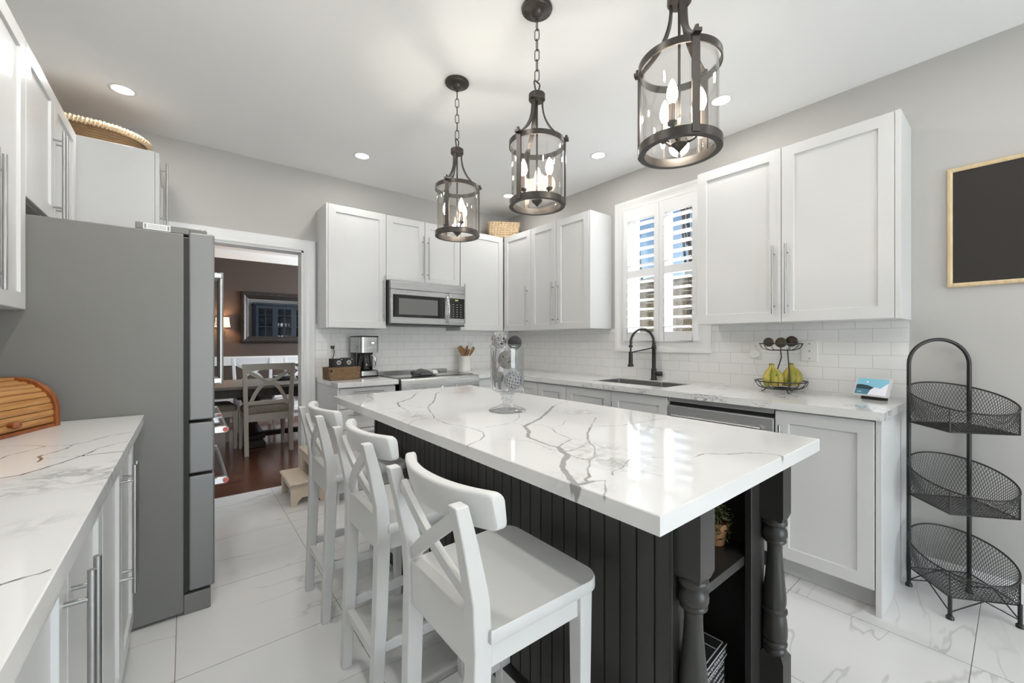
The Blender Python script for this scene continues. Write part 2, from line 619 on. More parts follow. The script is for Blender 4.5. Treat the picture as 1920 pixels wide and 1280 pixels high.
def quartz_material(name, attr=False, flecks=0.5, seed=0.0, base=(0.82, 0.815, 0.80), vk=1.0):
    """white quartz; with attr the mesh carries 'vein' (signed distance to a vein edge, metres) and 'patch'"""
    m = bpy.data.materials.new(name)
    m.use_nodes = True
    nt = m.node_tree
    L = nt.links
    b = nt.nodes['Principled BSDF']
    b.inputs['Roughness'].default_value = 0.06
    b.inputs['Specular IOR Level'].default_value = 0.65
    tc = node(nt, 'ShaderNodeTexCoord')
    mp = node(nt, 'ShaderNodeMapping')
    mp.inputs['Location'].default_value = (seed, seed * 0.7, seed * 1.3)
    L.new(tc.outputs['Object'], mp.inputs[0])
    cloud = node(nt, 'ShaderNodeTexNoise', Scale=3.0, Detail=3.0)
    L.new(mp.outputs[0], cloud.inputs['Vector'])
    c0 = node(nt, 'ShaderNodeMix', data_type='RGBA')
    c0.inputs[6].default_value = (*[c * 0.97 for c in base], 1)
    c0.inputs[7].default_value = (*base, 1)
    L.new(cloud.outputs[0], c0.inputs[0])
    last = c0.outputs[2]

    def ridge(scale, width, gate_lo, gate_hi, col, amount, stretch=(1, 1, 1), extra=None, dist=1.2):
        nonlocal last
        m2 = node(nt, 'ShaderNodeMapping')
        m2.inputs['Scale'].default_value = stretch
        m2.inputs['Location'].default_value = (seed * 2.1, seed, seed)
        L.new(tc.outputs['Object'], m2.inputs[0])
        nz = node(nt, 'ShaderNodeTexNoise', Scale=scale, Detail=5.0, Roughness=0.6, Distortion=dist)
        L.new(m2.outputs[0], nz.inputs['Vector'])
        s1 = node(nt, 'ShaderNodeMath', operation='SUBTRACT')
        s1.inputs[1].default_value = 0.5
        L.new(nz.outputs[0], s1.inputs[0])
        a1 = node(nt, 'ShaderNodeMath', operation='ABSOLUTE')
        L.new(s1.outputs[0], a1.inputs[0])
        r1 = node(nt, 'ShaderNodeMapRange')
        r1.inputs[2].default_value = width
        r1.inputs[3].default_value = amount
        r1.inputs[4].default_value = 0.0
        L.new(a1.outputs[0], r1.inputs[0])
        g = node(nt, 'ShaderNodeTexNoise', Scale=scale * 0.42, Detail=2.0)
        L.new(mp.outputs[0], g.inputs['Vector'])
        gr = node(nt, 'ShaderNodeMapRange')
        gr.inputs[1].default_value = gate_lo
        gr.inputs[2].default_value = gate_hi
        L.new(g.outputs[0], gr.inputs[0])
        mu = node(nt, 'ShaderNodeMath', operation='MULTIPLY')
        L.new(r1.outputs[0], mu.inputs[0])
        L.new(gr.outputs[0], mu.inputs[1])
        fac = mu.outputs[0]
        if extra is not None:
            m3 = node(nt, 'ShaderNodeMath', operation='MULTIPLY')
            L.new(r1.outputs[0], m3.inputs[0])
            L.new(extra, m3.inputs[1])
            fac = m3.outputs[0]
        mx = node(nt, 'ShaderNodeMix', data_type='RGBA')
        mx.inputs[7].default_value = (*col, 1)
        L.new(fac, mx.inputs[0])
        L.new(last, mx.inputs[6])
        last = mx.outputs[2]

    if flecks:
        ridge(9.0, 0.022, 0.53, 0.60, (0.22, 0.215, 0.21), flecks, (1, 1, 3))
    if attr:
        at = node(nt, 'ShaderNodeAttribute', attribute_name='patch')
        ridge(16.0, 0.10, 0.3, 0.5, (0.38, 0.375, 0.365), 0.95, (1.0, 1.0, 1.0), at.outputs['Fac'], 0.6)
        av = node(nt, 'ShaderNodeAttribute', attribute_name='vein')
        nz = node(nt, 'ShaderNodeTexNoise', Scale=42.0, Detail=3.0)
        L.new(tc.outputs['Object'], nz.inputs['Vector'])
        s1 = node(nt, 'ShaderNodeMath', operation='MULTIPLY_ADD')
        s1.inputs[1].default_value = 0.0044
        s1.inputs[2].default_value = -0.0024
        L.new(nz.outputs[0], s1.inputs[0])
        ad = node(nt, 'ShaderNodeMath', operation='ADD')
        L.new(av.outputs['Fac'], ad.inputs[0])
        L.new(s1.outputs[0], ad.inputs[1])
        mr = node(nt, 'ShaderNodeMapRange')
        mr.inputs[1].default_value = -0.0009
        mr.inputs[2].default_value = 0.0012
        mr.inputs[3].default_value = 1.0
        mr.inputs[4].default_value = 0.0
        L.new(ad.outputs[0], mr.inputs[0])
        vc = node(nt, 'ShaderNodeMix', data_type='RGBA')
        vc.inputs[6].default_value = (0.25 * vk, 0.245 * vk, 0.24 * vk, 1)
        vc.inputs[7].default_value = (0.40 * vk, 0.395 * vk, 0.385 * vk, 1)
        L.new(nz.outputs[0], vc.inputs[0])
        mx = node(nt, 'ShaderNodeMix', data_type='RGBA')
        L.new(mr.outputs[0], mx.inputs[0])
        L.new(last, mx.inputs[6])
        L.new(vc.outputs[2], mx.inputs[7])
        last = mx.outputs[2]
    L.new(last, b.inputs['Base Color'])
    return m


FLOORM = floor_tile_material()
TILE_R = subway_tile_material('white_subway_tiles', 1, 0.4424, 0.9226, 0.97)
TILE_B = subway_tile_material('white_subway_tiles_back_lightened', 0, 0.93, 0.9226, 1.06)  # same tiles coloured lighter, standing in for light under the back wall cabinets
QUARTZ_V = quartz_material('veined_white_quartz', True, 0.0, 0.0, (0.77, 0.767, 0.755))
QUARTZ_L = quartz_material('veined_white_quartz_side', True, 0.0, 3.0, vk=0.45)
QUARTZ_P = quartz_material('flecked_white_quartz', False, 1.0, 5.0)


def hardwood_material():
    m = bpy.data.materials.new('dark_hardwood_floor')
    m.use_nodes = True
    nt = m.node_tree
    L = nt.links
    b = nt.nodes['Principled BSDF']
    tc = node(nt, 'ShaderNodeTexCoord')
    br = node(nt, 'ShaderNodeTexBrick')
    br.inputs['Scale'].default_value = 1.0
    br.inputs['Brick Width'].default_value = 1.1
    br.inputs['Row Height'].default_value = 0.085
    br.inputs['Mortar Size'].default_value = 0.0012
    br.inputs['Color1'].default_value = (*lin((84, 50, 36)), 1)
    br.inputs['Color2'].default_value = (*lin((110, 68, 50)), 1)
    br.inputs['Mortar'].default_value = (0.01, 0.006, 0.004, 1)
    L.new(tc.outputs['Object'], br.inputs['Vector'])
    mp = node(nt, 'ShaderNodeMapping')
    mp.inputs['Scale'].default_value = (1.5, 16, 1)
    L.new(tc.outputs['Object'], mp.inputs[0])
    nz = node(nt, 'ShaderNodeTexNoise', Scale=3.0, Detail=5.0, Roughness=0.65)
    L.new(mp.outputs[0], nz.inputs['Vector'])
    mx = node(nt, 'ShaderNodeMix', data_type='RGBA', blend_type='MULTIPLY')
    mx.inputs[0].default_value = 0.75
    L.new(br.outputs['Color'], mx.inputs[6])
    rp = node(nt, 'ShaderNodeMapRange')
    rp.inputs[1].default_value = 0.3
    rp.inputs[2].default_value = 0.7
    rp.inputs[3].default_value = 0.5
    rp.inputs[4].default_value = 1.25
    L.new(nz.outputs[0], rp.inputs[0])
    cb = node(nt, 'ShaderNodeCombineColor')
    for i in range(3):
        L.new(rp.outputs[0], cb.inputs[i])
    L.new(cb.outputs[0], mx.inputs[7])
    L.new(mx.outputs[2], b.inputs['Base Color'])
    b.inputs['Roughness'].default_value = 0.2
    return m


HARDWOOD = hardwood_material()

# ================================================================ the setting
def struct(name, mb, mat, **kw):
    return mb.build(name, mat, kind='structure', **kw)


DFAR, DLEFT, DRIGHT = 8.0, -2.2, 3.4         # dining room faces
YB2 = YB + 0.13                              # dining side of the partition wall

struct('floor', MB().box(XL - 0.15, XR + 0.15, YFR - 0.15, 3.93, -0.05, 0), FLOORM)
struct('floor_dining', MB().box(DLEFT - 0.15, DRIGHT + 0.15, 3.93, DFAR + 0.15, -0.05, 0), HARDWOOD)
struct('ceiling', MB().box(-2.4, 3.6, YFR - 0.15, DFAR + 0.15, CEIL, CEIL + 0.12), CEILM)
struct('wall_left', MB().box(XL - 0.15, XL, YFR - 0.15, YB, 0, CEIL), WALLM)

# back wall with the doorway to the dining room
DX0, DX1, DZ = -0.03, 0.785, 1.995
struct('wall_back', MB().box(XL - 0.15, DX0, YB, YB2, 0, CEIL).box(DX1, XR + 0.15, YB, YB2, 0, CEIL).box(DX0, DX1, YB, YB2, DZ, CEIL), WALLM)
# right wall with the window over the sink
WY0, WY1, WZ0, WZ1 = 1.497, 2.173, 1.224, 2.352
WT = 0.16
struct('wall_right', MB().box(XR, XR + WT, YFR - 0.15, WY0, 0, CEIL).box(XR, XR + WT, WY1, YB, 0, CEIL)
       .box(XR, XR + WT, WY0, WY1, 0, WZ0).box(XR, XR + WT, WY0, WY1, WZ1, CEIL), WALLM)
# wall behind the camera with a patio door opening
PX0, PX1, PZ = -0.15, 2.65, 2.15
struct('wall_front', MB().box(XL, PX0, YFR - 0.15, YFR, 0, CEIL).box(PX1, XR, YFR - 0.15, YFR, 0, CEIL)
       .box(PX0, PX1, YFR - 0.15, YFR, PZ, CEIL), WALLM)
# dining room walls
struct('wall_dining_far', MB().box(DLEFT - 0.15, DRIGHT + 0.15, DFAR, DFAR + 0.15, 0, CEIL), BROWNW)
struct('wall_dining_left', MB().box(DLEFT - 0.15, DLEFT, YB2, DFAR, 0, CEIL), BROWNW)
struct('wall_dining_right', MB().box(DRIGHT, DRIGHT + 0.15, YB2, 5.6, 0, CEIL).box(DRIGHT, DRIGHT + 0.15, 7.2, DFAR, 0, CEIL)
       .box(DRIGHT, DRIGHT + 0.15, 5.6, 7.2, 0, 0.85).box(DRIGHT, DRIGHT + 0.15, 5.6, 7.2, 2.3, CEIL), BROWNW)
struct('wall_dining_near', MB().box(DLEFT - 0.15, XL - 0.15, YB2 - 0.13, YB2, 0, CEIL).box(XR + 0.15, DRIGHT + 0.15, YB2 - 0.13, YB2, 0, CEIL), BROWNW)


def profile_run(mb, prof, a, b, out, up=(0, 0, 1)):
    """extrude a 2D profile (u along 'out', v along 'up') from a to b"""
    a, b, out, up = Vector(a), Vector(b), Vector(out), Vector(up)
    r = [[p + out * u + up * v for u, v in prof] for p in (a, b)]
    mb.loft(r)
    return mb


# crown moulding and chair rail in the dining room, baseboards
crown = [(0, 0), (0.012, 0), (0.03, 0.02), (0.075, 0.075), (0.10, 0.105), (0.10, 0.125), (0, 0.125)]
mb = MB()
profile_run(mb, crown, (DLEFT, DFAR, CEIL - 0.125), (DRIGHT, DFAR, CEIL - 0.125), (0, -1, 0))
struct('trim_1', mb, TRIM, smooth=40)
rail = [(0, 0), (0.016, 0), (0.02, 0.01), (0.02, 0.11), (0.03, 0.125), (0.03, 0.145), (0, 0.145)]
mb = MB()
profile_run(mb, rail, (DLEFT, DFAR, 0.835), (DRIGHT, DFAR, 0.835), (0, -1, 0))
struct('trim_2', mb, TRIM, smooth=40)
base = [(0, 0), (0.015, 0), (0.015, 0.085), (0.011, 0.095), (0.008, 0.105), (0.004, 0.11), (0, 0.11)]
mb = MB()
profile_run(mb, base, (XR, YFR, 0), (XR, 0.372, 0), (-1, 0, 0))
struct('baseboard_right', mb, TRIM, smooth=40)
mb = MB()
profile_run(mb, base, (DLEFT, DFAR, 0), (DRIGHT, DFAR, 0), (0, -1, 0))
struct('baseboard_dining', mb, TRIM, smooth=40)

# doorway: casing on the kitchen side and a jamb lining
cas = [(0, 0), (0.014, 0), (0.018, 0.008), (0.014, 0.018), (0.016, 0.05), (0.022, 0.062), (0.024, 0.085), (0.018, 0.092), (0, 0.092)]


def frame_profile(mb, prof, corners, out):
    """mitred picture-frame moulding around an open polyline of inner corners; prof v grows away from the opening"""
    P = [Vector(c) for c in corners]
    out = Vector(out)
    n = len(P)
    rings = []
    for i in range(n):
        d1 = (P[i] - P[i - 1]).normalized() if i > 0 else None
        d2 = (P[i + 1] - P[i]).normalized() if i < n - 1 else None
        n1 = out.cross(d1) if d1 is not None else None
        n2 = out.cross(d2) if d2 is not None else None
        if n1 is None:
            w = n2
        elif n2 is None:
            w = n1
        else:
            w = (n1 + n2)
            w = w / w.dot(n1)
        rings.append([P[i] + w * v + out * u for u, v in prof])
    mb.loft(rings)
    return mb


mb = MB()
# left post, head and right post; profile grows outward
frame_profile(mb, cas, [(DX0, YB, 0), (DX0, YB, DZ), (DX1, YB, DZ), (DX1, YB, 0)], (0, -1, 0))
mb.box(DX0, DX0 + 0.015, YB - 0.002, YB2 + 0.002, 0, DZ).box(DX1 - 0.015, DX1, YB - 0.002, YB2 + 0.002, 0, DZ).box(DX0, DX1, YB - 0.002, YB2 + 0.002, DZ - 0.015, DZ)
struct('door_1', mb, TRIM, smooth=35)

# ---- window over the sink: casing, lining, frame, glass and plantation shutters
mb = MB()
wcas = [(0, 0), (0.012, 0), (0.016, 0.012), (0.012, 0.024), (0.016, 0.055), (0.026, 0.072), (0.026, 0.086), (0, 0.086)]
ring = [(XR, WY1, WZ0), (XR, WY1, WZ1), (XR, WY0, WZ1), (XR, WY0, WZ0), (XR, WY1, WZ0)]


def closed_frame(mb, prof, ring, out):
    P = [Vector(c) for c in ring[:4]]
    out = Vector(out)
    rings = []
    for i in range(4):
        d1 = (P[i] - P[i - 1]).normalized()
        d2 = (P[(i + 1) % 4] - P[i]).normalized()
        n1, n2 = out.cross(d1), out.cross(d2)
        w = n1 + n2
        w = w / w.dot(n1)
        rings.append([P[i] + w * v + out * u for u, v in prof])
    rings.append(rings[0])
    mb.loft(rings, cap=False)
    return mb


closed_frame(mb, wcas, ring, (-1, 0, 0))
win = thing('window_1', None, None, (0, 0, 0))
win['kind'] = 'structure'
mb.build('casing', TRIM, win, smooth=35)
mb = MB().box(XR, XR + WT, WY0, WY0 + 0.008, WZ0, WZ1).box(XR, XR + WT, WY1 - 0.008, WY1, WZ0, WZ1)
mb.box(XR, XR + WT, WY0, WY1, WZ0, WZ0 + 0.008).box(XR, XR + WT, WY0, WY1, WZ1 - 0.008, WZ1)
mb.build('lining', TRIM, win)
mb = MB()
x0, x1 = XR + 0.10, XR + 0.15
mb.box(x0, x1, WY0, WY0 + 0.05, WZ0, WZ1).box(x0, x1, WY1 - 0.05, WY1, WZ0, WZ1)
mb.box(x0, x1, WY0, WY1, WZ0, WZ0 + 0.05).box(x0, x1, WY0, WY1, WZ1 - 0.05, WZ1)
ym = (WY0 + WY1) / 2
mb.box(x0, x1, ym - 0.03, ym + 0.03, WZ0, WZ1)
mb.build('sash', TRIM, win, bevel=0.003)
MB().box(x0 + 0.02, x0 + 0.026, WY0 + 0.04, ym - 0.02, WZ0 + 0.04, WZ1 - 0.04).box(x0 + 0.02, x0 + 0.026, ym + 0.02, WY1 - 0.04, WZ0 + 0.04, WZ1 - 0.04).build('pane', PANE, win)

SHUT = pm('white_shutter_paint', (0.85, 0.85, 0.85), 0.3, noise=0.008, scale=8)


def shutter(name, y0, y1, label):
    """one hinged panel in the window, stiles, rails and 13 louvers; the front face is at X = 2.978"""
    t = thing(name, label, 'shutter', (2.992, (y0 + y1) / 2, WZ0 + 0.004), 0, 'plantation shutter panels')
    h = (y1 - y0) / 2
    z1 = WZ1 - WZ0 - 0.008
    m = MB()
    st = 0.043
    d0, d1 = -0.014, 0.014
    m.box(d0, d1, -h, -h + st, 0, z1).box(d0, d1, h - st, h, 0, z1)
    m.box(d0, d1, -h + st, h - st, 0, 0.075)
    m.box(d0, d1, -h + st, h - st, z1 - 0.098, z1)
    zm0, zm1 = 1.764 - WZ0 - 0.004, 1.829 - WZ0 - 0.004
    m.box(d0, d1, -h + st, h - st, zm0, zm1)
    m.build('panel_frame', SHUT, t, bevel=0.003)
    for za, zb in ((0.075, zm0), (zm1, z1 - 0.098)):
        n = 6
        p = (zb - za) / n
        for i in range(n):
            zc = za + p * (i + 0.5)
            lm = MB()
            pts = []
            for k in range(14):
                a = 2 * PI * k / 14
                pts.append((0.034 * math.cos(a), 0.0055 * math.sin(a)))
            ca, sa = math.cos(R(-7)), math.sin(R(-7))
            rings = [[(u * ca - v * sa, yy, zc + u * sa + v * ca) for u, v in pts] for yy in (-h + st + 0.002, h - st - 0.002)]
            lm.loft(rings)
            lm.build('louver', SHUT, t, smooth=40)
    return t


ymid = 1.8232
shutter('shutter', ymid + 0.001, WY1 - 0.006, 'white louvered shutter panel on the faucet side of the window')
shutter('shutter', WY0 + 0.006, ymid - 0.001, 'white louvered shutter panel next to the tall double-door wall cabinet')

# backsplash tiles (structure): right wall and back wall
mb = MB()
CT = 0.914
zt = 1.338
mb.box(XR - 0.007, XR, 0.372, WY0 - 0.086, CT, zt).box(XR - 0.007, XR, WY1 + 0.086, YB, CT, zt).box(XR - 0.007, XR, WY0 - 0.086, WY1 + 0.086, CT, WZ0 - 0.086)
struct('trim_3', mb, TILE_R)
mb = MB().box(DX1 + 0.093, XR - 0.007, YB - 0.007, YB, CT, zt + 0.04)
struct('trim_4', mb, TILE_B)

# patio door behind the camera
mb = MB()
for a, b_ in ((PX0, PX0 + 0.06), (PX1 - 0.06, PX1), ((PX0 + PX1) / 2 - 0.05, (PX0 + PX1) / 2 + 0.05)):
    mb.box(a, b_, YFR - 0.12, YFR - 0.05, 0, PZ)
mb.box(PX0, PX1, YFR - 0.12, YFR - 0.05, 0, 0.08).box(PX0, PX1, YFR - 0.12, YFR - 0.05, PZ - 0.07, PZ)
d2 = struct('door_2', mb, TRIM)
MB().box(PX0 + 0.05, PX1 - 0.05, YFR - 0.09, YFR - 0.084, 0.06, PZ - 0.05).build('pane', PANE, d2)
# dining room side window
mb = MB()
for a, b_ in ((5.6, 5.66), (7.14, 7.2), (6.37, 6.43)):
    mb.box(DRIGHT + 0.04, DRIGHT + 0.1, a, b_, 0.85, 2.3)
mb.box(DRIGHT + 0.04, DRIGHT + 0.1, 5.6, 7.2, 0.85, 0.92).box(DRIGHT + 0.04, DRIGHT + 0.1, 5.6, 7.2, 2.23, 2.3)
w2 = struct('window_2', mb, TRIM)
MB().box(DRIGHT + 0.06, DRIGHT + 0.066, 5.64, 7.16, 0.9, 2.25).build('pane', PANE, w2)

# ================================================================ outside the sink window
GROUND = pm('winter_ground', lin((122, 110, 88)), 0.95, noise=0.35, scale=3, bump=0.6)
BARK = pm('grey_brown_bark', lin((92, 80, 66)), 0.9, noise=0.3, scale=12, bump=0.5)
TWIG = pm('tan_twigs', lin((150, 132, 102)), 0.9, noise=0.35, scale=6)
mb = MB()
nx, ny = 26, 40
vs, fs = [], []
for i in range(nx):
    for j in range(ny):
        x = 3.3 + (i / (nx - 1)) ** 1.3 * 22
        y = -9 + 40 * j / (ny - 1)
        t = min(1, max(0, (x - 8.5) / 9))
        z = -0.5 + 4.6 * t * t * (3 - 2 * t) + 0.12 * math.sin(x * 1.7 + y) + 0.1 * math.sin(y * 2.3 - x)
        vs.append((x, y, z))
for i in range(nx - 1):
    for j in range(ny - 1):
        a = i * ny + j
        fs.append((a, a + ny, a + ny + 1, a + 1))
mb.add(vs, fs)
struct('ground', mb, GROUND, smooth=80)
struct('ground_patio', MB().box(-12, 14, YFR - 12, YFR - 0.15, -0.25, -0.15), pm('patio_ground', lin((150, 150, 140)), 0.9, noise=0.2, scale=2))


def bank_z(x, y):
    t = min(1, max(0, (x - 8.5) / 9))
    return -0.5 + 4.6 * t * t * (3 - 2 * t)


# a thicket of dry stems on the bank: nobody could count them
rnd = random.Random(3)
mb = MB()
for i in range(2600):
    x = rnd.uniform(7.0, 11.5)
    y = x * rnd.uniform(0.42, 0.86)
    z = bank_z(x, y) - 0.1
    h = rnd.uniform(1.0, 2.4) * (0.8 if x < 9 else 1)
    lean = Vector((rnd.uniform(-0.5, 0.5), rnd.uniform(-0.7, 0.7), 1)).normalized()
    p0 = Vector((x, y, z))
    p1 = p0 + lean * h * 0.5
    p2 = p1 + (lean + Vector((rnd.uniform(-0.6, 0.6), rnd.uniform(-0.6, 0.6), 0))).normalized() * h * 0.5
    mb.tube([p0, p1, p2], [rnd.uniform(0.008, 0.02), 0.008, 0.003], n=3, cap=False)
tag(mb.build('undergrowth', TWIG), 'dry brown thicket on the bank beyond the sink window', 'undergrowth', kind='stuff')


def bare_tree(x, y, h, seed, label):
    r_ = random.Random(seed)
    t = thing('bare_tree', label, 'tree', (x, y, bank_z(x, y) - 0.15), 0, 'bare trees beyond the window')
    m, m2 = MB(), MB()

    def grow(p, d, length, rad, depth, mbb):
        q = p + d * length * 0.5 + Vector((r_.uniform(-.05, .05), r_.uniform(-.05, .05), 0)) * length
        e = p + d * length
        mbb.tube([p, q, e], [rad, rad * 0.85, rad * 0.65], n=5 if depth < 2 else 3, cap=False)
        if depth >= 4:
            return
        for k in range(3 if depth < 3 else 2):
            nd = (d + Vector((r_.uniform(-1, 1), r_.uniform(-1, 1), r_.uniform(0.0, 0.7))) * 0.5).normalized()
            grow(p + d * length * r_.uniform(0.55, 1.0), nd, length * r_.uniform(0.5, 0.75), rad * 0.55, depth + 1, m2)

    grow(Vector((0, 0, 0)), Vector((r_.uniform(-.08, .08), r_.uniform(-.08, .08), 1)).normalized(), h * 0.45, 0.07, 0, m)
    m.build('trunk', BARK, t, smooth=60)
    m2.build('branches', BARK, t, smooth=60)


for i, (x, y, h) in enumerate([(13.6, 7.2, 9.0), (14.2, 9.7, 9.5), (19.4, 10.3, 11.0), (20.2, 13.3, 12.0), (17.0, 8.9, 10.0), (17.2, 11.6, 10.0)]):
    bare_tree(x, y, h, 11 + i, 'leafless tree standing on the brown bank seen through the shutters')

# ================================================================ cabinets
def shaker(mb, x0, x1, z0, z1, th=0.02, fr=0.06, rec=0.009, frz=None):
    """shaker door or drawer front; front face at y = 0, back at y = th"""
    frz = fr if frz is None else frz
    e = 0.0025

    def rect(a, b, c, d, y):
        return [(a, y, c), (b, y, c), (b, y, d), (a, y, d)]
    rings = [rect(x0, x1, z0, z1, th), rect(x0, x1, z0, z1, e), rect(x0 + e, x1 - e, z0 + e, z1 - e, 0),
             rect(x0 + fr, x1 - fr, z0 + frz, z1 - frz, 0), rect(x0 + fr + 0.003, x1 - fr - 0.003, z0 + frz + 0.003, z1 - frz - 0.003, rec)]
    mb.loft(rings, cap=True)
    return mb


def bar_handle(parent, a, b, out=0.034, r=0.0062):
    """bar pull between local points a and b on the plane y = 0 of a front that faces -y"""
    a, b = Vector(a), Vector(b)
    o = Vector((0, -out, 0))
    d = (b - a)
    m = MB()
    m.tube([a + o, b + o], r, n=12)
    for t in (0.12, 0.88):
        p = a + d * t
        m.tube([p, p + o], 0.0045, n=8)
    return m.build('handle', HANDLE, parent, smooth=50)


FACE = {'back': 0.0, 'right': -PI / 2, 'left': PI / 2}


def cabinet(name, label, face, origin, width, depth, z0, z1, doors, group=None, toe=False, cat='cabinet', drawers=(), left_panel=None, right_panel=None, gap=0.0015, open_top=None):
    """local x runs to the viewer's right, y into the wall; door fronts at y = 0.
    doors: (x0, x1, z0, z1, handle) with handle ('v', x, za, zb) or ('h', xa, xb, z) or None"""
    t = thing(name, label, cat, (origin[0], origin[1], z0), FACE[face], group)
    depth -= 0.0012
    m = MB()
    b0 = 0.105 if toe else 0
    top = open_top or z1 - z0
    m.box(0.0005, width - 0.0005, 0.0215, depth, b0, top)
    if open_top:                                   # the sink hangs in here
        m.box(0.0005, width - 0.0005, 0.0215, 0.04, top, z1 - z0).box(0.0005, width - 0.0005, depth - 0.016, depth, top, z1 - z0)
        m.box(0.0005, 0.0165, 0.04, depth - 0.016, top, z1 - z0).box(width - 0.0165, width - 0.0005, 0.04, depth - 0.016, top, z1 - z0)
    if toe:
        m.box(0.0005, width - 0.0005, 0.085, depth, 0, b0 + 0.001)
    m.build('body', WHITE, t, bevel=0 if open_top else 0.0015)
    if left_panel:
        MB().box(-left_panel, 0, 0, depth, 0, z1 - z0).build('side_panel', WHITE, t, bevel=0.0015)
    if right_panel:
        MB().box(width, width + right_panel, 0, depth, 0, z1 - z0).build('side_panel', WHITE, t, bevel=0.0015)
    for kind, items in (('door', doors), ('drawer', drawers)):
        for (a, b, c, d, h) in items:
            frz = 0.06 if (d - c) > 0.2 else 0.045
            dm = shaker(MB(), a + gap, b - gap, c - z0 + gap, d - z0 - gap, frz=frz)
            do = dm.build(kind, WHITE_D, t)
            if h:
                if h[0] == 'v':
                    bar_handle(do, (h[1], 0, h[2] - z0), (h[1], 0, h[3] - z0))
                else:
                    bar_handle(do, (h[1], 0, h[3] - z0), (h[2], 0, h[3] - z0))
    return t


UZ0, UZ1 = 1.338, 2.356
XF, YF = 2.710, 3.5275
CTZ, CTH = 0.914, 0.0375
HZ0, HZ1 = 1.385, 1.785            # wall-cabinet bar pulls

# right wall, left of the window.  local x = (origin_y - Y)
cabinet('wall_cabinet', 'white single-door wall cabinet in the corner, on the window wall', 'right', (XF, 3.5275), 3.5275 - 3.084, XR - XF, UZ0, UZ1,
        [(0.004, 3.5275 - 3.084, UZ0, UZ1, ('v', 0.40, HZ0, HZ1))])
cabinet('wall_cabinet', 'white two-door wall cabinet just left of the shuttered window', 'right', (XF, 3.083), 3.083 - 2.325, XR - XF, UZ0, UZ1,
        [(0, 0.359, UZ0, UZ1, ('v', 0.327, HZ0, HZ1)), (0.359, 0.758, UZ0, UZ1, ('v', 0.391, HZ0, HZ1))], right_panel=0.016)
# right wall, right of the window
cabinet('wall_cabinet', 'wide white two-door wall cabinet between the window and the chalkboard', 'right', (XF, 1.3741), 1.3741 - 0.386, XR - XF, UZ0, UZ1,
        [(0, 0.4995, UZ0, UZ1, ('v', 0.465, HZ0, HZ1)), (0.4995, 0.988, UZ0, UZ1, ('v', 0.532, HZ0, HZ1))], right_panel=0.022)
# back wall
cabinet('wall_cabinet', 'tall white single-door wall cabinet between the doorway and the microwave', 'back', (0.9073, YF), 1.3937 - 0.9073, YB - YF, UZ0, UZ1,
        [(0, 1.3937 - 0.9073, UZ0, UZ1, ('v', 0.462, HZ0 + 0.02, HZ1 + 0.02))], left_panel=0.016)
MZ = 1.772
cabinet('wall_cabinet', 'short white two-door wall cabinet above the microwave', 'back', (1.3947, YF), 2.156 - 1.3947, YB - YF, MZ, UZ1,
        [(0, 0.3756, MZ, UZ1, ('v', 0.348, MZ + 0.035, MZ + 0.435)), (0.3756, 0.7613, MZ, UZ1, ('v', 0.403, MZ + 0.035, MZ + 0.435))])
cabinet('wall_cabinet', 'white single-door wall cabinet in the corner, right of the microwave', 'back', (2.158, YF), 2.709 - 2.158, YB - YF, UZ0, UZ1,
        [(0.004, 0.548, UZ0, UZ1, ('v', 0.034, HZ0 + 0.02, HZ1 + 0.02))])
# left wall: local x = (Y - origin_y), front faces +X
XLF = -0.467
LZ = 2.36
cabinet('wall_cabinet', 'white two-door wall cabinet over the counter with the bread box', 'left', (XLF, 1.49), 2.334 - 1.49, XLF - XL, 1.342, LZ,
        [(0, 0.43, 1.342, LZ, ('v', 0.40, 1.385, 1.80)), (0.43, 0.844, 1.342, LZ, ('v', 0.463, 1.385, 1.80))])
cabinet('wall_cabinet', 'short white two-door cabinet above the refrigerator', 'left', (XLF, 2.336), 0.902, XLF - XL, 1.769, LZ,
        [(0, 0.43, 1.769, LZ, ('v', 0.398, 1.785, 2.185)), (0.43, 0.902, 1.769, LZ, ('v', 0.462, 1.785, 2.185))])
cabinet('wall_cabinet', 'white two-door wall cabinet nearest the camera on the left wall', 'left', (XLF, 0.644), 0.844, XLF - XL, 1.342, LZ,
        [(0, 0.42, 1.342, LZ, ('v', 0.39, 1.385, 1.80)), (0.42, 0.844, 1.342, LZ, ('v', 0.453, 1.385, 1.80))])
cabinet('pantry_cabinet', 'tall deep white pantry cabinet behind the refrigerator beside the doorway', 'left', (-0.122, 3.240), YB - 3.242, -0.122 - XL, 0, LZ,
        [(0.002, YB - 3.246, 0.11, 1.88, ('v', 0.04, 1.0, 1.4)), (0.002, YB - 3.246, 1.88, LZ, ('v', 0.04, 1.93, 2.315))], toe=True)

# base cabinets, left wall
XLB = -0.162


def base_left(y0, label):
    cabinet('base_cabinet', label, 'left', (XLB, y0), 0.779, XLB - XL, 0, CTZ - CTH,
            [(0, 0.39, 0.11, 0.868, ('v', 0.36, 0.41, 0.825)), (0.39, 0.779, 0.11, 0.868, ('v', 0.42, 0.41, 0.825))], toe=True)


base_left(1.44, 'white two-door base cabinet touching the grey refrigerator side')
base_left(0.66, 'white two-door base cabinet in the left foreground, one cabinet away from the refrigerator')
base_left(-0.12, 'white two-door base cabinet at the near end of the left counter')
f = MB().box(XL + 0.001, XLB - 0.02, 2.2205, 2.333, 0, CTZ - CTH).build('filler_panel', WHITE, bevel=0.001)
tag(f, 'white filler panel closing the gap between base cabinet and refrigerator', 'panel')

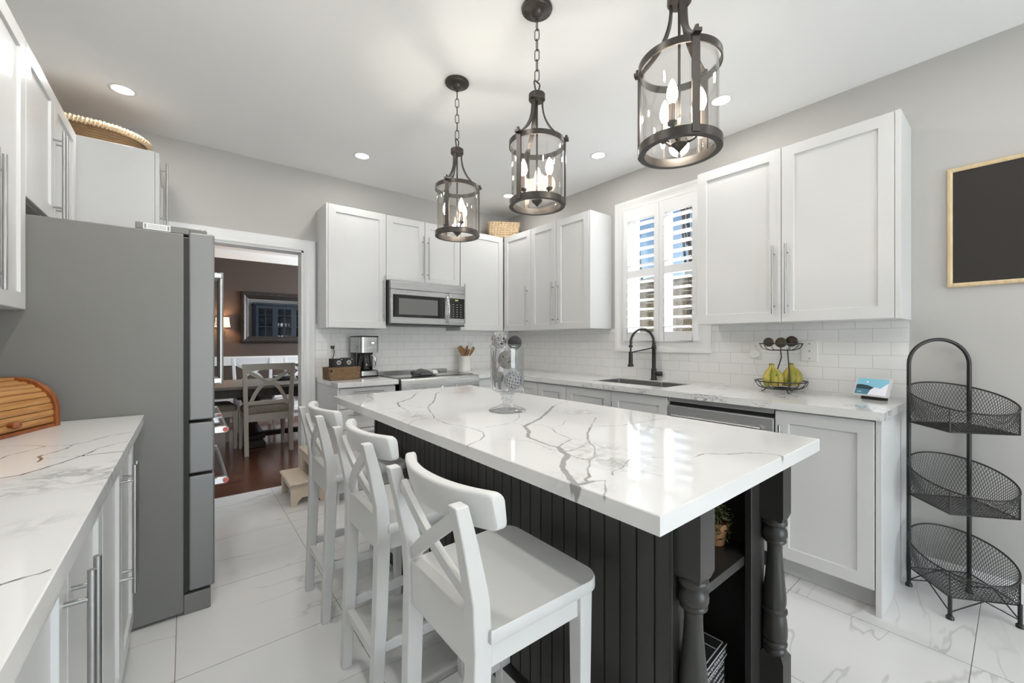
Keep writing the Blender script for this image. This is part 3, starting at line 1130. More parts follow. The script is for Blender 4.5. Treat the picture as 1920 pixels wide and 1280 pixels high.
# base cabinets, back wall and right wall
cabinet('base_cabinet', 'white base cabinet with three drawers left of the range', 'back', (0.905, 3.205), 0.44, YB - 3.205, 0, CTZ - CTH, [], toe=True, left_panel=0.016,
        drawers=[(0, 0.44, 0.711, 0.868, ('h', 0.095, 0.33, 0.843)), (0, 0.44, 0.552, 0.709, ('h', 0.095, 0.33, 0.685)), (0, 0.44, 0.11, 0.55, ('h', 0.095, 0.33, 0.525))])
XB = 2.40
cabinet('base_cabinet', 'white base cabinet under the counter between the range and the corner', 'back', (2.155, 3.205), 0.243, YB - 3.205, 0, CTZ - CTH,
        [(0, 0.24, 0.11, 0.868, ('v', 0.035, 0.42, 0.80))], toe=True)
cabinet('base_cabinet', 'white corner base cabinet door on the sink wall nearest the range', 'right', (XB, 3.20), 3.20 - 2.643, XR - XB, 0, CTZ - CTH,
        [(0.30, 0.556, 0.11, 0.868, None)], toe=True)
cabinet('base_cabinet', 'narrow white single-door base cabinet left of the sink cabinet', 'right', (XB, 2.6417), 0.34, XR - XB, 0, CTZ - CTH,
        [(0, 0.34, 0.11, 0.868, ('v', 0.30, 0.40, 0.80))], toe=True)
cabinet('base_cabinet', 'white two-door base cabinet under the sink', 'right', (XB, 2.30), 0.889, XR - XB, 0, CTZ - CTH - 0.001,
        [(0, 0.447, 0.11, 0.868, ('v', 0.405, 0.40, 0.80)), (0.447, 0.889, 0.11, 0.868, ('v', 0.485, 0.40, 0.80))], toe=True, open_top=0.685)
cabinet('base_cabinet', 'white single-door base cabinet at the counter end beside the wire rack', 'right', (XB, 0.803), 0.398, XR - XB, 0, CTZ - CTH,
        [(0, 0.396, 0.11, 0.868, ('v', 0.03, 0.40, 0.80))], toe=True, right_panel=0.022)

# ================================================================ worktops
def slab(mb, x0, x1, y0, y1, z0=CTZ - CTH, z1=CTZ):
    return mb.box(x0, x1, y0, y1, z0, z1)


SX0, SX1, SY0, SY1 = 2.545, 2.905, 1.505, 2.155
m = MB()
xf = 2.372
slab(m, xf, SX0, 0.372, YB).box(SX1, XR - 0.0075, 0.372, YB, CTZ - CTH, CTZ)
slab(m, SX0, SX1, 0.372, SY0)
slab(m, SX0, SX1, SY1, YB - 0.0075)
slab(m, 2.142, xf, 3.18, YB - 0.0075)
o = m.build('countertop', QUARTZ_P)
tag(o, 'white flecked quartz worktop along the sink wall and into the corner', 'countertop')
o = slab(MB(), 0.885, 1.362, 3.18, YB - 0.0075).build('countertop', QUARTZ_P, bevel=0.002)
tag(o, 'short white quartz worktop under the coffee maker, left of the range', 'countertop')


def vein_slab(name, x0, x1, y0, y1, z0, z1, res, veins, patches, mat, ndx=None):
    """a slab whose vertices carry the distance to the stone's veins and the strength of its cloudy patches"""
    nx, ny = int((x1 - x0) / res), int((y1 - y0) / res)
    xs, ys = np.linspace(x0, x1, nx + 1), np.linspace(y0, y1, ny + 1)
    XX, YY = np.meshgrid(xs, ys, indexing='ij')
    top = np.stack([XX.ravel(), YY.ravel(), np.full(XX.size, z1)], 1)
    idx = np.arange(XX.size).reshape(nx + 1, ny + 1)
    quads = np.stack([idx[:-1, :-1].ravel(), idx[1:, :-1].ravel(), idx[1:, 1:].ravel(), idx[:-1, 1:].ravel()], 1)
    loop = list(idx[:, 0]) + list(idx[-1, 1:]) + list(idx[-2::-1, -1]) + list(idx[0, -2:0:-1])
    n0 = len(top)
    e = 0.002
    low = top[loop].copy()
    # eased top edge: push the rim down a little, then straight sides
    low[:, 2] = z0
    mid = top[loop].copy()
    mid[:, 2] = z1 - e
    inner = top.copy()
    inner[loop, 0] = np.clip(inner[loop, 0], x0 + e, x1 - e)
    inner[loop, 1] = np.clip(inner[loop, 1], y0 + e, y1 - e)
    V = np.concatenate([inner, mid, low])
    n = len(loop)
    k = np.arange(n)
    l = (k + 1) % n
    lp = np.array(loop)
    s1 = np.stack([lp[l], lp[k], n0 + k, n0 + l], 1)
    s2 = np.stack([n0 + l, n0 + k, n0 + n + k, n0 + n + l], 1)
    F = [tuple(int(a) for a in q) for q in np.concatenate([quads, s1, s2])]
    F.append(tuple(int(n0 + n + i) for i in range(n))[::-1])
    me = bpy.data.meshes.new(name)
    me.from_pydata([tuple(map(float, v)) for v in V], [], F)
    P = V[:, :2]
    D = np.full(len(V), 1.0)
    rr = np.random.RandomState(5)
    for w, *pts in veins:
        w = max(w, 2.8)
        pts = np.array(pts, float)
        # subdivide and jitter sideways for a natural line
        out = [pts[0]]
        for a, b in zip(pts[:-1], pts[1:]):
            L = np.linalg.norm(b - a)
            ns = max(1, int(L / 0.02))
            for q in range(1, ns + 1):
                p = a + (b - a) * q / ns
                if q < ns:
                    p = p + rr.uniform(-0.0022, 0.0022, 2)
                out.append(p)
        out = np.array(out)
        for a, b in zip(out[:-1], out[1:]):
            lo, hi = np.minimum(a, b) - 0.03, np.maximum(a, b) + 0.03
            sel = np.where((P[:, 0] > lo[0]) & (P[:, 0] < hi[0]) & (P[:, 1] > lo[1]) & (P[:, 1] < hi[1]))[0]
            if len(sel) == 0:
                continue
            q = P[sel]
            d = b - a
            t = np.clip(((q - a) @ d) / max(1e-12, d @ d), 0, 1)
            dist = np.linalg.norm(q - (a + t[:, None] * d), axis=1) - w * 0.0005 * rr.uniform(0.75, 1.15)
            D[sel] = np.minimum(D[sel], dist)
    D[n0 + n:] += 0.006          # veins thin out down the edge
    pa = np.zeros(len(V))
    for (cx, cy, rx, ry, s) in patches:
        g = s * np.exp(-(((P[:, 0] - cx) / rx) ** 2 + ((P[:, 1] - cy) / ry) ** 2))
        pa = np.maximum(pa, g)
    for nm, arr in (('vein', D), ('patch', pa)):
        at = me.attributes.new(nm, 'FLOAT', 'POINT')
        at.data.foreach_set('value', arr.astype(np.float32))
    me.materials.append(mat)
    o = bpy.data.objects.new(name, me)
    COL.objects.link(o)
    return o


# veins: width in mm, then points (x, y) on the slab
ISLAND_VEINS= [[3,[0.857,2.442],[0.803,2.317],[0.797,2.198],[0.711,2.071],[0.649,1.995],[0.614,1.853]],
    [3,[1.208,2.421],[1.026,2.19]],
    [9,[1.078,2.264],[0.969,2.094],[0.836,1.97]],
    [11,[0.836,1.97],[0.798,1.85]],
    [3,[0.798,1.85],[0.793,1.794],[0.77,1.684]],
    [1.6,[0.783,1.837],[0.722,1.822],[0.651,1.847]],
    [2.5,[1.38,2.43],[1.254,2.292]],
    [9,[1.218,2.234],[1.171,2.19],[1.058,1.989]],
    [7,[1.058,1.989],[0.98,1.867],[0.914,1.782]],
    [3.5,[0.914,1.782],[0.888,1.738],[0.844,1.625],[0.808,1.531],[0.788,1.49],[0.777,1.41],[0.772,1.355],[0.797,1.291],[0.798,1.251],[0.798,1.194],[0.796,1.155],[0.769,1.106],[0.725,1.067],[0.682,1.047],[0.648,1.032],[0.63,1.0]],
    [1.8,[0.798,1.194],[0.827,1.208],[0.869,1.209],[0.933,1.213],[0.992,1.23],[1.067,1.284],[1.11,1.336]],
    [1.6,[0.895,1.732],[0.858,1.802],[0.845,1.864]],
    [1.8,[0.791,1.525],[0.735,1.496],[0.698,1.49],[0.663,1.451],[0.621,1.402]],
    [2,[0.691,1.531],[0.648,1.514],[0.622,1.481]],
    [3,[1.559,1.474],[1.468,1.447],[1.382,1.407]],
    [12,[1.382,1.407],[1.28,1.329],[1.138,1.228],[1.048,1.176],[0.973,1.141]],
    [13,[0.973,1.141],[0.933,1.072],[0.872,1.006]],
    [8,[0.872,1.006],[0.858,0.938],[0.85,0.882],[0.859,0.855]],
    [16,[0.859,0.855],[0.828,0.806],[0.819,0.779],[0.765,0.742],[0.73,0.712]],
    [15,[0.73,0.712],[0.704,0.674],[0.681,0.638],[0.663,0.608]],
    [12,[0.663,0.608],[0.648,0.579],[0.631,0.552]],
    [1.6,[0.973,1.141],[0.983,1.179],[0.976,1.21]],
    [2.2,[1.011,1.15],[1.038,1.12],[1.026,1.054],[1.1,1.07],[1.175,1.125]],
    [3.5,[1.026,1.054],[0.986,0.99],[0.975,0.949],[0.962,0.904]],
    [4,[0.861,0.854],[0.917,0.88],[0.957,0.893]],
    [1.6,[0.957,0.893],[0.979,0.882],[1.001,0.868]],
    [2.5,[0.84,0.805],[0.875,0.804],[0.931,0.817]],
    [2.5,[0.825,0.782],[0.816,0.74],[0.823,0.711]],
    [2,[0.799,1.018],[0.838,0.966],[0.836,0.914],[0.821,0.847]],
    [4,[0.822,0.856],[0.824,0.845]],
    [3,[1.313,1.087],[1.159,0.984]],
    [6,[1.155,0.981],[1.074,0.926],[0.999,0.862],[0.968,0.826]],
    [4.5,[0.968,0.826],[0.949,0.795],[0.9,0.75],[0.858,0.717],[0.827,0.707],[0.792,0.676],[0.769,0.664],[0.744,0.64]],
    [7,[0.744,0.64],[0.726,0.62],[0.706,0.617],[0.698,0.604]],
    [12,[0.66,0.616],[0.673,0.599],[0.709,0.595]],
    [4,[0.709,0.595],[0.734,0.582],[0.71,0.564],[0.683,0.54],[0.661,0.528],[0.647,0.502],[0.632,0.473]],
    [4,[1.155,0.981],[1.237,0.939],[1.274,0.926],[1.354,0.916]],
    [2,[1.354,0.916],[1.444,0.909],[1.539,0.907]],
    [2,[0.822,0.774],[0.822,0.737],[0.83,0.709]],
    [3,[0.776,0.594],[0.797,0.612],[0.845,0.615],[0.871,0.629],[0.93,0.65]],
    [2.5,[0.936,0.654],[0.969,0.628],[1.004,0.596]],
    [1.8,[1.004,0.596],[1.043,0.567],[1.068,0.548],[1.125,0.55]],
    [4,[1.125,0.55],[1.142,0.533],[1.169,0.505],[1.223,0.48],[1.252,0.452],[1.268,0.42],[1.262,0.402]],
    [7,[1.264,0.405],[1.215,0.384]],
    [1.5,[1.333,0.879],[1.314,0.827],[1.344,0.786]]]
LEFT_VEINS= [[5,[-0.349,1.441],[-0.329,1.452],[-0.299,1.458],[-0.276,1.491],[-0.248,1.538],[-0.223,1.596],[-0.182,1.597],[-0.137,1.59]],
    [2,[-0.453,1.873],[-0.426,1.879],[-0.396,1.878],[-0.338,1.831],[-0.321,1.806],[-0.295,1.794],[-0.265,1.79]],
    [2.5,[-0.324,1.812],[-0.356,1.758],[-0.379,1.722],[-0.383,1.692],[-0.391,1.641]],
    [3,[-0.264,1.79],[-0.269,1.736],[-0.287,1.697],[-0.306,1.672]],
    [6,[-0.306,1.672],[-0.309,1.656],[-0.296,1.613],[-0.298,1.588]],
    [2.5,[-0.265,1.79],[-0.233,1.814],[-0.197,1.879],[-0.161,1.902],[-0.136,1.905]],
    [6,[-0.217,1.611],[-0.218,1.592]],
    [3.5,[-0.217,1.611],[-0.206,1.637],[-0.198,1.68]],
    [1.6,[-0.198,1.68],[-0.171,1.715],[-0.141,1.74]],
    [1.6,[-0.217,1.603],[-0.258,1.61],[-0.296,1.622]],
    [4,[-0.203,0.804],[-0.185,0.816],[-0.166,0.822],[-0.152,0.822],[-0.144,0.828]]]
o = vein_slab('countertop', 0.66, 1.582, 0.402, 2.45, CTZ - CTH, CTZ, 0.004, ISLAND_VEINS,
              [(0.86, 0.70, 0.05, 0.16, 1.0), (0.95, 0.78, 0.05, 0.10, 0.8), (1.36, 1.22, 0.07, 0.08, 0.8), (0.75, 1.60, 0.045, 0.10, 0.8), (1.30, 2.15, 0.05, 0.06, 0.5), (1.33, 0.76, 0.05, 0.05, 0.5), (0.69, 0.62, 0.03, 0.07, 0.6)], QUARTZ_V)
tag(o, 'large white quartz island worktop with grey branching veins', 'countertop')
o = vein_slab('countertop', XL, -0.137, -0.15, 2.332, CTZ - CTH, CTZ, 0.0038, LEFT_VEINS,
              [(-0.20, 1.40, 0.09, 0.06, 1.0), (-0.27, 1.30, 0.10, 0.04, 0.7), (-0.17, 1.31, 0.03, 0.05, 0.7), (-0.145, 1.36, 0.02, 0.12, 0.9), (-0.20, 1.05, 0.05, 0.04, 0.4)], QUARTZ_L)
tag(o, 'white quartz worktop with thin dark veins in the left foreground, holding the bread box', 'countertop')

# ================================================================ sink and faucet
m = MB()
wz = 0.0018


def bowl(m, x0, x1, y0, y1, z0, z1):
    """open-topped bowl, inner and outer skins"""
    def rr(x0, x1, y0, y1, z, r=0.02):
        pts = []
        for cx, cy, a0 in ((x1 - r, y1 - r, 0), (x0 + r, y1 - r, 90), (x0 + r, y0 + r, 180), (x1 - r, y0 + r, 270)):
            for k in range(5):
                a = R(a0 + 22.5 * k)
                pts.append((cx + r * math.cos(a), cy + r * math.sin(a), z))
        return pts
    m.loft([rr(x0 - wz, x1 + wz, y0 - wz, y1 + wz, z0 - wz), rr(x0 - wz, x1 + wz, y0 - wz, y1 + wz, z1), rr(x0, x1, y0, y1, z1),
            rr(x0, x1, y0, y1, z0 + 0.02), rr(x0 + 0.012, x1 - 0.012, y0 + 0.012, y1 - 0.012, z0)])


t = thing('kitchen_sink', 'double-bowl stainless undermount sink below the window', 'sink', (0, 0, 0.70))
yd = 1.765
SINKM = pm('satin_sink_steel', (0.30, 0.295, 0.285), 0.42, metal=0.85, noise=0.06, scale=60)
for nm, ya, yb in (('bowl', SY0 + 0.004, yd - 0.006), ('bowl', yd + 0.006, SY1 - 0.004)):
    mb = MB()
    bowl(mb, SX0 + 0.004, SX1 - 0.004, ya, yb, 0.0, CTZ - 0.70 - 0.007)
    bo = mb.build(nm, SINKM, t, smooth=40)
    MB().lathe([(0.04, 0.0005), (0.04, 0.003), (0.03, 0.003), (0.026, 0.001), (0.001, 0.001)], 20, Matrix.Translation(((SX0 + SX1) / 2, (ya + yb) / 2, 0.001))).build('drain', CHROME, bo, smooth=40)

fx, fy = 2.955, 1.855
t = thing('kitchen_faucet', 'black spring-neck pull-down faucet behind the sink', 'faucet', (fx, fy, CTZ))
MB().lathe([(0.026, 0), (0.026, 0.006), (0.021, 0.012), (0.021, 0.09), (0.0165, 0.095), (0.0155, 0.10), (0.0155, 0.245), (0.0185, 0.25), (0.0185, 0.275), (0.014, 0.28), (0.014, 0.295), (0.009, 0.30)], 24).build('body', BLACKM, t, smooth=40)
hd = Vector((-0.66, 0.57, 0)).normalized()       # the neck points across the bowls
side = Vector((-hd.y, hd.x, 0))
span = 0.185
arc = []
for k in range(33):
    a = PI * k / 32
    arc.append(hd * (span / 2 * (1 - math.cos(a))) + Vector((0, 0, 0.295 + 0.115 * math.sin(a))))
arc.append(hd * span + Vector((0, 0, 0.26)))
MB().tube(arc, 0.0075, n=10).build('hose', BLACKPL, t, smooth=60)
hel = []
turns, per = 24, 14
for k in range(turns * per + 1):
    u = k / (turns * per)
    a = PI * u
    c = hd * (span / 2 * (1 - math.cos(a))) + Vector((0, 0, 0.295 + 0.115 * math.sin(a)))
    tdir = (hd * math.sin(a) + Vector((0, 0, 1.2 * math.cos(a)))).normalized()
    nrm = side
    bn = tdir.cross(nrm)
    ph = 2 * PI * k / per
    hel.append(c + (nrm * math.cos(ph) + bn * math.sin(ph)) * 0.0135)
MB().tube(hel, 0.0021, n=5).build('spring', BLACKM, t, smooth=60)
hp = hd * span
MB().lathe([(0.001, 0.108), (0.024, 0.108), (0.0245, 0.122), (0.018, 0.128), (0.0155, 0.20), (0.0155, 0.228), (0.007, 0.23), (0.007, 0.262), (0.0155, 0.264), (0.0155, 0.282), (0.008, 0.284), (0.001, 0.284)], 20, Matrix.Translation(hp)).build('spray_head', BLACKM, t, smooth=40)
MB().tube([Vector((0, 0, 0.262)), hp + Vector((0, 0, 0.222))], 0.0052, n=8).build('holder_arm', BLACKM, t, smooth=50)
hv = Vector((0.45, -0.9, 0)).normalized()
mb = MB().tube([hv * 0.018 + Vector((0, 0, 0.052)), hv * 0.066 + Vector((0, 0, 0.052))], 0.0185, n=18)
mb.tube([hv * 0.03 + Vector((0, 0, 0.056)), hv * 0.03 + Vector((-0.05, 0.0, 0.062))], 0.005, n=8)
mb.build('lever', BLACKM, t, smooth=50, bevel=0.002)

# ================================================================ dishwasher
DWSTEEL = pm('satin_dishwasher_steel', (0.50, 0.50, 0.495), 0.40, metal=0.6, noise=0.05, scale=60, stretch=(0.05, 6, 6))
t = thing('dishwasher', 'stainless dishwasher under the worktop right of the sink', 'dishwasher', (XB, 1.409, 0), FACE['right'])
W = 0.603
MB().box(0.003, W - 0.003, 0.03, 0.58, 0.10, CTZ - CTH - 0.002).box(0.02, W - 0.02, 0.08, 0.5, 0, 0.1).build('body', DARKGAP, t)
MB().box(0.003, W - 0.003, 0.0, 0.03, 0.115, 0.822).build('door', DWSTEEL, t, bevel=0.004)
MB().box(0.003, W - 0.003, 0.004, 0.03, 0.846, CTZ - CTH - 0.003).build('control_panel', DWSTEEL, t, bevel=0.003)
mb = MB().tube([(0.05, -0.038, 0.765), (W - 0.05, -0.038, 0.765)], 0.0105, n=12)
mb.bar((0.075, 0, 0.765), (0.06, -0.038, 0.765), 0.016, 0.016).bar((W - 0.075, 0, 0.765), (W - 0.06, -0.038, 0.765), 0.016, 0.016)
mb.build('handle', HANDLE, t, smooth=45)

# ================================================================ range
t = thing('range', 'stainless slide-in range with glass cooktop on the back wall', 'range', (1.372, 3.15, 0), 0)
W = 0.762
MB().box(0.0, W, 0.045, YB - 3.15 - 0.008, 0.0, 0.895).build('body', DARKGAP, t, bevel=0.002)
mb = MB()
prof = [(0.0, 0.755), (0.0, 0.90), (0.012, 0.916), (0.10, 0.918), (0.10, 0.755)]
mb.loft([[(x, y, z) for y, z in prof] for x in (0.0, W)])
mb.build('control_panel', STEEL_H, t, bevel=0.002)
MB().box(0.012, W - 0.012, 0.10, 0.60, 0.89, 0.9215).build('cooktop', BLACKGL, t, bevel=0.002)
mb = MB().box(0.0, W, 0.60, YB - 3.15 - 0.009, 0.85, 0.944).box(0, 0.012, 0.1, 0.6, 0.85, 0.924).box(W - 0.012, W, 0.1, 0.6, 0.85, 0.924)
mb.build('cooktop_trim', STEEL_H, t, bevel=0.003)
for k in range(5):
    MB().lathe([(0.021, 0), (0.021, 0.004), (0.017, 0.006), (0.016, 0.028), (0.0, 0.029)], 18, Matrix.Translation((0.09 + k * 0.145, 0.0, 0.815)) @ Matrix.Rotation(R(90), 4, 'X')).build('knob', CHROME, t, smooth=40)
do = MB().box(0.004, W - 0.004, 0.0, 0.045, 0.2, 0.748).build('oven_door', STEEL_H, t, bevel=0.004)
MB().box(0.13, W - 0.13, -0.002, 0.002, 0.33, 0.62).build('window', BLACKGL, do, bevel=0.002)
mb = MB().tube([(0.06, -0.05, 0.705), (W - 0.06, -0.05, 0.705)], 0.012, n=12)
mb.bar((0.09, 0, 0.705), (0.09, -0.05, 0.705), 0.02, 0.016).bar((W - 0.09, 0, 0.705), (W - 0.09, -0.05, 0.705), 0.02, 0.016)
mb.build('handle', HANDLE, do, smooth=45)
MB().box(0.004, W - 0.004, 0.004, 0.045, 0.06, 0.195).build('drawer', STEEL_H, t, bevel=0.004)

# ================================================================ microwave
t = thing('microwave', 'stainless over-the-range microwave under the short wall cabinet', 'microwave', (1.397, 3.44, 1.371), 0)
W, H = 0.757, 0.399
MB().box(0, W, 0.028, YB - 3.44 - 0.008, 0.0, H).build('body', pm('dark_grey_metal', (0.05, 0.05, 0.05), 0.4, metal=0.6, noise=0.1), t, bevel=0.003)
MB().box(0.0, W, 0.0, 0.03, H - 0.082, H).build('top_vent', STEEL_H, t, bevel=0.004)
MB().box(0.0, W, 0.001, 0.03, 0.0, 0.012).build('bottom_trim', BLACKPL, t)
do = MB().box(0.0, 0.578, -0.002, 0.03, 0.012, H - 0.084).build('door', STEEL_H, t, bevel=0.004)
MB().box(0.022, 0.535, -0.0045, 0.0, 0.07, H - 0.128).build('door_glass', BLACKGL, do, bevel=0.004)
MB().box(0.075, 0.46, -0.0055, -0.004, 0.095, H - 0.160).build('window', pm('grey_microwave_window', (0.16, 0.16, 0.155), 0.12, noise=0.05, scale=300), do, bevel=0.001)
hp_ = []
for k in range(13):
    u = k / 12
    hp_.append((0.556, -0.006 - 0.042 * math.sin(PI * u) ** 0.6, 0.035 + (H - 0.15) * u))
MB().tube(hp_, 0.012, n=10, sx=1.0, sy=0.8).build('handle', CHROME, do, smooth=50)
cp = MB().box(0.581, W, -0.002, 0.03, 0.012, H - 0.084).build('control_panel', STEEL_H, t, bevel=0.003)
MB().box(0.588, W - 0.003, -0.0045, 0.0, 0.075, H - 0.128).build('keypad', BLACKGL, cp, bevel=0.001)
mkx = Matrix.Rotation(R(90), 4, 'X')
LEDG = emit('amber_display', (0.75, 0.85, 0.25), 0.9)
KEYW = pm('pale_key_print', (0.5, 0.5, 0.5), 0.5, noise=0.02)
text_mesh('2:41', 0.02, Matrix.Translation((0.665, -0.0048, 0.252)) @ mkx, LEDG, 'clock_digits', cp)
mb = MB()
for i in range(3):
    for j in range(6):
        mb.box(0.622 + 0.042 * i, 0.634 + 0.042 * i, -0.0052, -0.0044, 0.092 + 0.023 * j, 0.0965 + 0.023 * j)
mb.build('keys', KEYW, cp)
text_mesh('LG', 0.026, Matrix.Translation((0.083, -0.0024, 0.042)) @ mkx, KEYW, 'logo', do)
mb = MB().tube([(0.048 + 0.010 * math.cos(a), -0.0026, 0.042 + 0.010 * math.sin(a)) for a in [2 * PI * k / 16 for k in range(16)]], 0.0018, n=5, closed=True)
mb.build('logo_ring', KEYW, do)

# ================================================================ refrigerator
FY0, FW = 2.338, 0.896
t = thing('refrigerator', 'grey and stainless French-door refrigerator between counter and pantry', 'refrigerator', (-0.006, FY0, 0), FACE['left'])
# local x = Y - FY0 (0..FW), local y into the body (+y = away from the room)
MB().box(0, FW, 0, 0.70, 0.012, 1.705).build('body', FRIDGE_SIDE, t, bevel=0.004)
MB().box(0.006, FW - 0.006, -0.018, 0.0, 0.10, 1.69).build('gasket', DARKGAP, t)
MB().box(0.002, FW - 0.002, -0.098, 0.0, 0.0, 0.088).build('base_grille', FRIDGE_SIDE, t, bevel=0.003)
STEEL_F = pm('fridge_stainless', (0.23, 0.23, 0.226), 0.46, metal=0.55, noise=0.03, scale=50, stretch=(6, 6, 0.05), rvar=0.03)
FHANDLE = pm('satin_fridge_handle', (0.50, 0.50, 0.50), 0.28, metal=1.0, noise=0.05, scale=40)
RED = pm('red_enamel_cap', lin((196, 84, 70)), 0.3, noise=0.1, scale=200)
d0, d1 = -0.112, -0.018
hw = FW / 2


def fridge_handle(parent, a, b, vertical):
    a, b = Vector(a), Vector(b)
    out = Vector((0, -0.045, 0))
    d = (b - a).normalized()
    m = MB().tube([a + out, b + out], 0.0125, n=16)
    h = m.build('handle', FHANDLE, parent, smooth=50)
    for p, s in ((a, 1), (b, -1)):
        q = p + d * (0.018 * s)
        MB().bar(q + Vector((0, 0.001, 0)), q + out * 1.12, 0.034, 0.030, up=d).build('handle_bracket', FHANDLE, h, bevel=0.004)
    if not vertical:
        for p, s in ((a, -1), (b, 1)):
            MB().tube([p + out + d * (s * 0.0), p + out + d * (s * 0.0035)], 0.0115, n=16).build('end_cap', RED, h, smooth=50)
    return h


for i, (a, b, hx) in enumerate(((0.002, hw - 0.002, hw - 0.05), (hw + 0.002, FW - 0.002, hw + 0.05))):
    m = MB().box(a, b, d0, d1, 0.868, 1.718)
    do = m.build('door', STEEL_F, t, bevel=0.007, seg=3)
    fridge_handle(do, (hx, d0, 0.995), (hx, d0, 1.60), True)
    dr = MB().box(a, b, d0, d1, 0.628, 0.856).build('drawer', STEEL_F, t, bevel=0.007, seg=3)
    fridge_handle(dr, (a + 0.05, d0, 0.803), (b - 0.05, d0, 0.803), False)
dr = MB().box(0.002, FW - 0.002, d0, d1, 0.10, 0.616).build('drawer', STEEL_F, t, bevel=0.007, seg=3)
fridge_handle(dr, (0.052, d0, 0.560), (FW - 0.052, d0, 0.560), False)
for sx in (0.0, FW - 0.085):
    m = MB().box(sx + 0.004, sx + 0.08, -0.02, 0.16, 1.705, 1.735)
    m.prism([(sx + 0.02, -0.02), (sx + 0.07, -0.02), (sx + 0.06, -0.085), (sx + 0.03, -0.085)], 1.718, 1.738)
    hg = m.build('hinge_cover', FRIDGE_SIDE, t, bevel=0.004)
    MB().lathe([(0.014, 0), (0.014, 0.026), (0.0, 0.027)], 16, Matrix.Translation((sx + 0.045, -0.068, 1.719))).build('hinge_pin', CHROME, hg, smooth=40)
    if sx == 0.0:
        LABEL = pm('white_paper_label', (0.8, 0.8, 0.79), 0.5, noise=0.02)
        INK = pm('grey_ink', (0.25, 0.25, 0.25), 0.6, noise=0.05)
        lb = MB().box(0.0028, 0.0042, 0.045, 0.135, 1.707, 1.733).build('sticker', LABEL, hg)
        m = MB()
        m.box(0.0022, 0.0029, 0.049, 0.055, 1.711, 1.729).box(0.0022, 0.0029, 0.125, 0.131, 1.711, 1.729)
        rk = random.Random(2)
        for j in range(5):
            x = 0.060
            while x < 0.118:
                w = rk.uniform(0.003, 0.009)
                m.box(0.0022, 0.0029, x, min(x + w, 0.120), 1.7125 + 0.0036 * j, 1.7135 + 0.0036 * j)
                x += w + 0.002
        m.build('sticker_print', INK, hg)

# ================================================================ kitchen island (under its worktop)
IX0, IX1, IY0, IY1 = 0.883, 1.452, 0.516, 2.388
IZ = CTZ - CTH - 0.0006
t = thing('kitchen_island', 'charcoal beadboard kitchen island with turned corner posts and open shelves', 'kitchen island', (0, 0, 0))
# beadboard on the stool side: grooved board
m = MB()
pitch = 0.0505
prof = []
y = IY0 + 0.036
prof.append((0, IY0))
gw, gd = 0.0032, 0.0045
while y < IY1 - 0.01:
    prof += [(0, y - gw), (gd, y - gw * 0.4), (gd, y + gw * 0.4), (0, y + gw)]
    y += pitch
prof.append((0, IY1))
prof = [(IX0 + a, b) for a, b in prof] + [(IX0 + 0.014, IY1), (IX0 + 0.014, IY0)]
m.prism(prof, 0.0, IZ)
m.build('beadboard', ISLAND, t)
m = MB().box(IX0 - 0.006, IX0 + 0.03, IY1 - 0.004, IY1 + 0.016, 0, IZ).build('corner_trim', ISLAND, t, bevel=0.002)
BAYD = 0.40                                   # depth of the open shelf bay
m = MB()
xa = IX0 + 0.014
m.box(xa, IX1, IY0 + BAYD, IY1, 0.0, IZ)             # closed cupboard part
m.box(xa, xa + 0.018, IY0, IY0 + BAYD, 0.0, IZ)
m.box(IX1 - 0.018, IX1, IY0, IY0 + BAYD, 0.0, IZ)
m.box(xa + 0.018, IX1 - 0.018, IY0 + 0.03, IY0 + BAYD, 0.0, 0.09)
m.box(xa + 0.018, IX1 - 0.018, IY0, IY0 + BAYD, IZ - 0.02, IZ)
m.build('body', ISLAND, t)
MB().box(IX1 - 0.102, IX1, IY0 - 0.001, IY0 + 0.018, 0.0, IZ - 0.001).box(xa, xa + 0.085, IY0 - 0.001, IY0 + 0.018, 0, IZ - 0.001).build('face_frame', ISLAND, t, bevel=0.0015)
MB().box(xa + 0.0185, IX1 - 0.0185, IY0 + 0.02, IY0 + BAYD - 0.001, 0.532, 0.560).build('shelf', ISLAND, t, bevel=0.001)
post = [(0.0, 0.69), (0.028, 0.675), (0.0335, 0.669), (0.0345, 0.662), (0.0335, 0.655), (0.026, 0.651), (0.0285, 0.647), (0.033, 0.638), (0.0345, 0.628), (0.0335, 0.617), (0.029, 0.611), (0.0315, 0.607),
        (0.031, 0.601), (0.0265, 0.597), (0.0215, 0.590), (0.0205, 0.575), (0.0215, 0.55), (0.0245, 0.51), (0.0285, 0.465), (0.0315, 0.43), (0.0315, 0.412), (0.0285, 0.398), (0.029, 0.394), (0.0345, 0.389), (0.0345, 0.382), (0.029, 0.378),
        (0.030, 0.372), (0.0325, 0.36), (0.0345, 0.335), (0.0345, 0.315), (0.033, 0.300), (0.028, 0.296), (0.0325, 0.292), (0.0345, 0.286), (0.033, 0.279), (0.0285, 0.275), (0.0315, 0.270), (0.0335, 0.264), (0.031, 0.257), (0.0285, 0.250), (0.0, 0.235)]
for px, lab in ((0.937, None), (1.446, None)):
    m = MB()
    py = 0.484
    M = Matrix.Translation((px, py, 0))
    h = 0.034
    m.lathe(post[::-1], 28, M)
    # square blocks with chamfered ends
    def sq(hh, z):
        return [(px + a * hh, py + b * hh, z) for a, b in ((-1, -1), (1, -1), (1, 1), (-1, 1))]
    m.loft([sq(h, IZ), sq(h, 0.688), sq(h * 0.80, 0.669)])
    m.loft([sq(h, 0.0), sq(h, 0.243), sq(h * 0.72, 0.259)])
    m.build('turned_post', ISLAND, t, smooth=38)

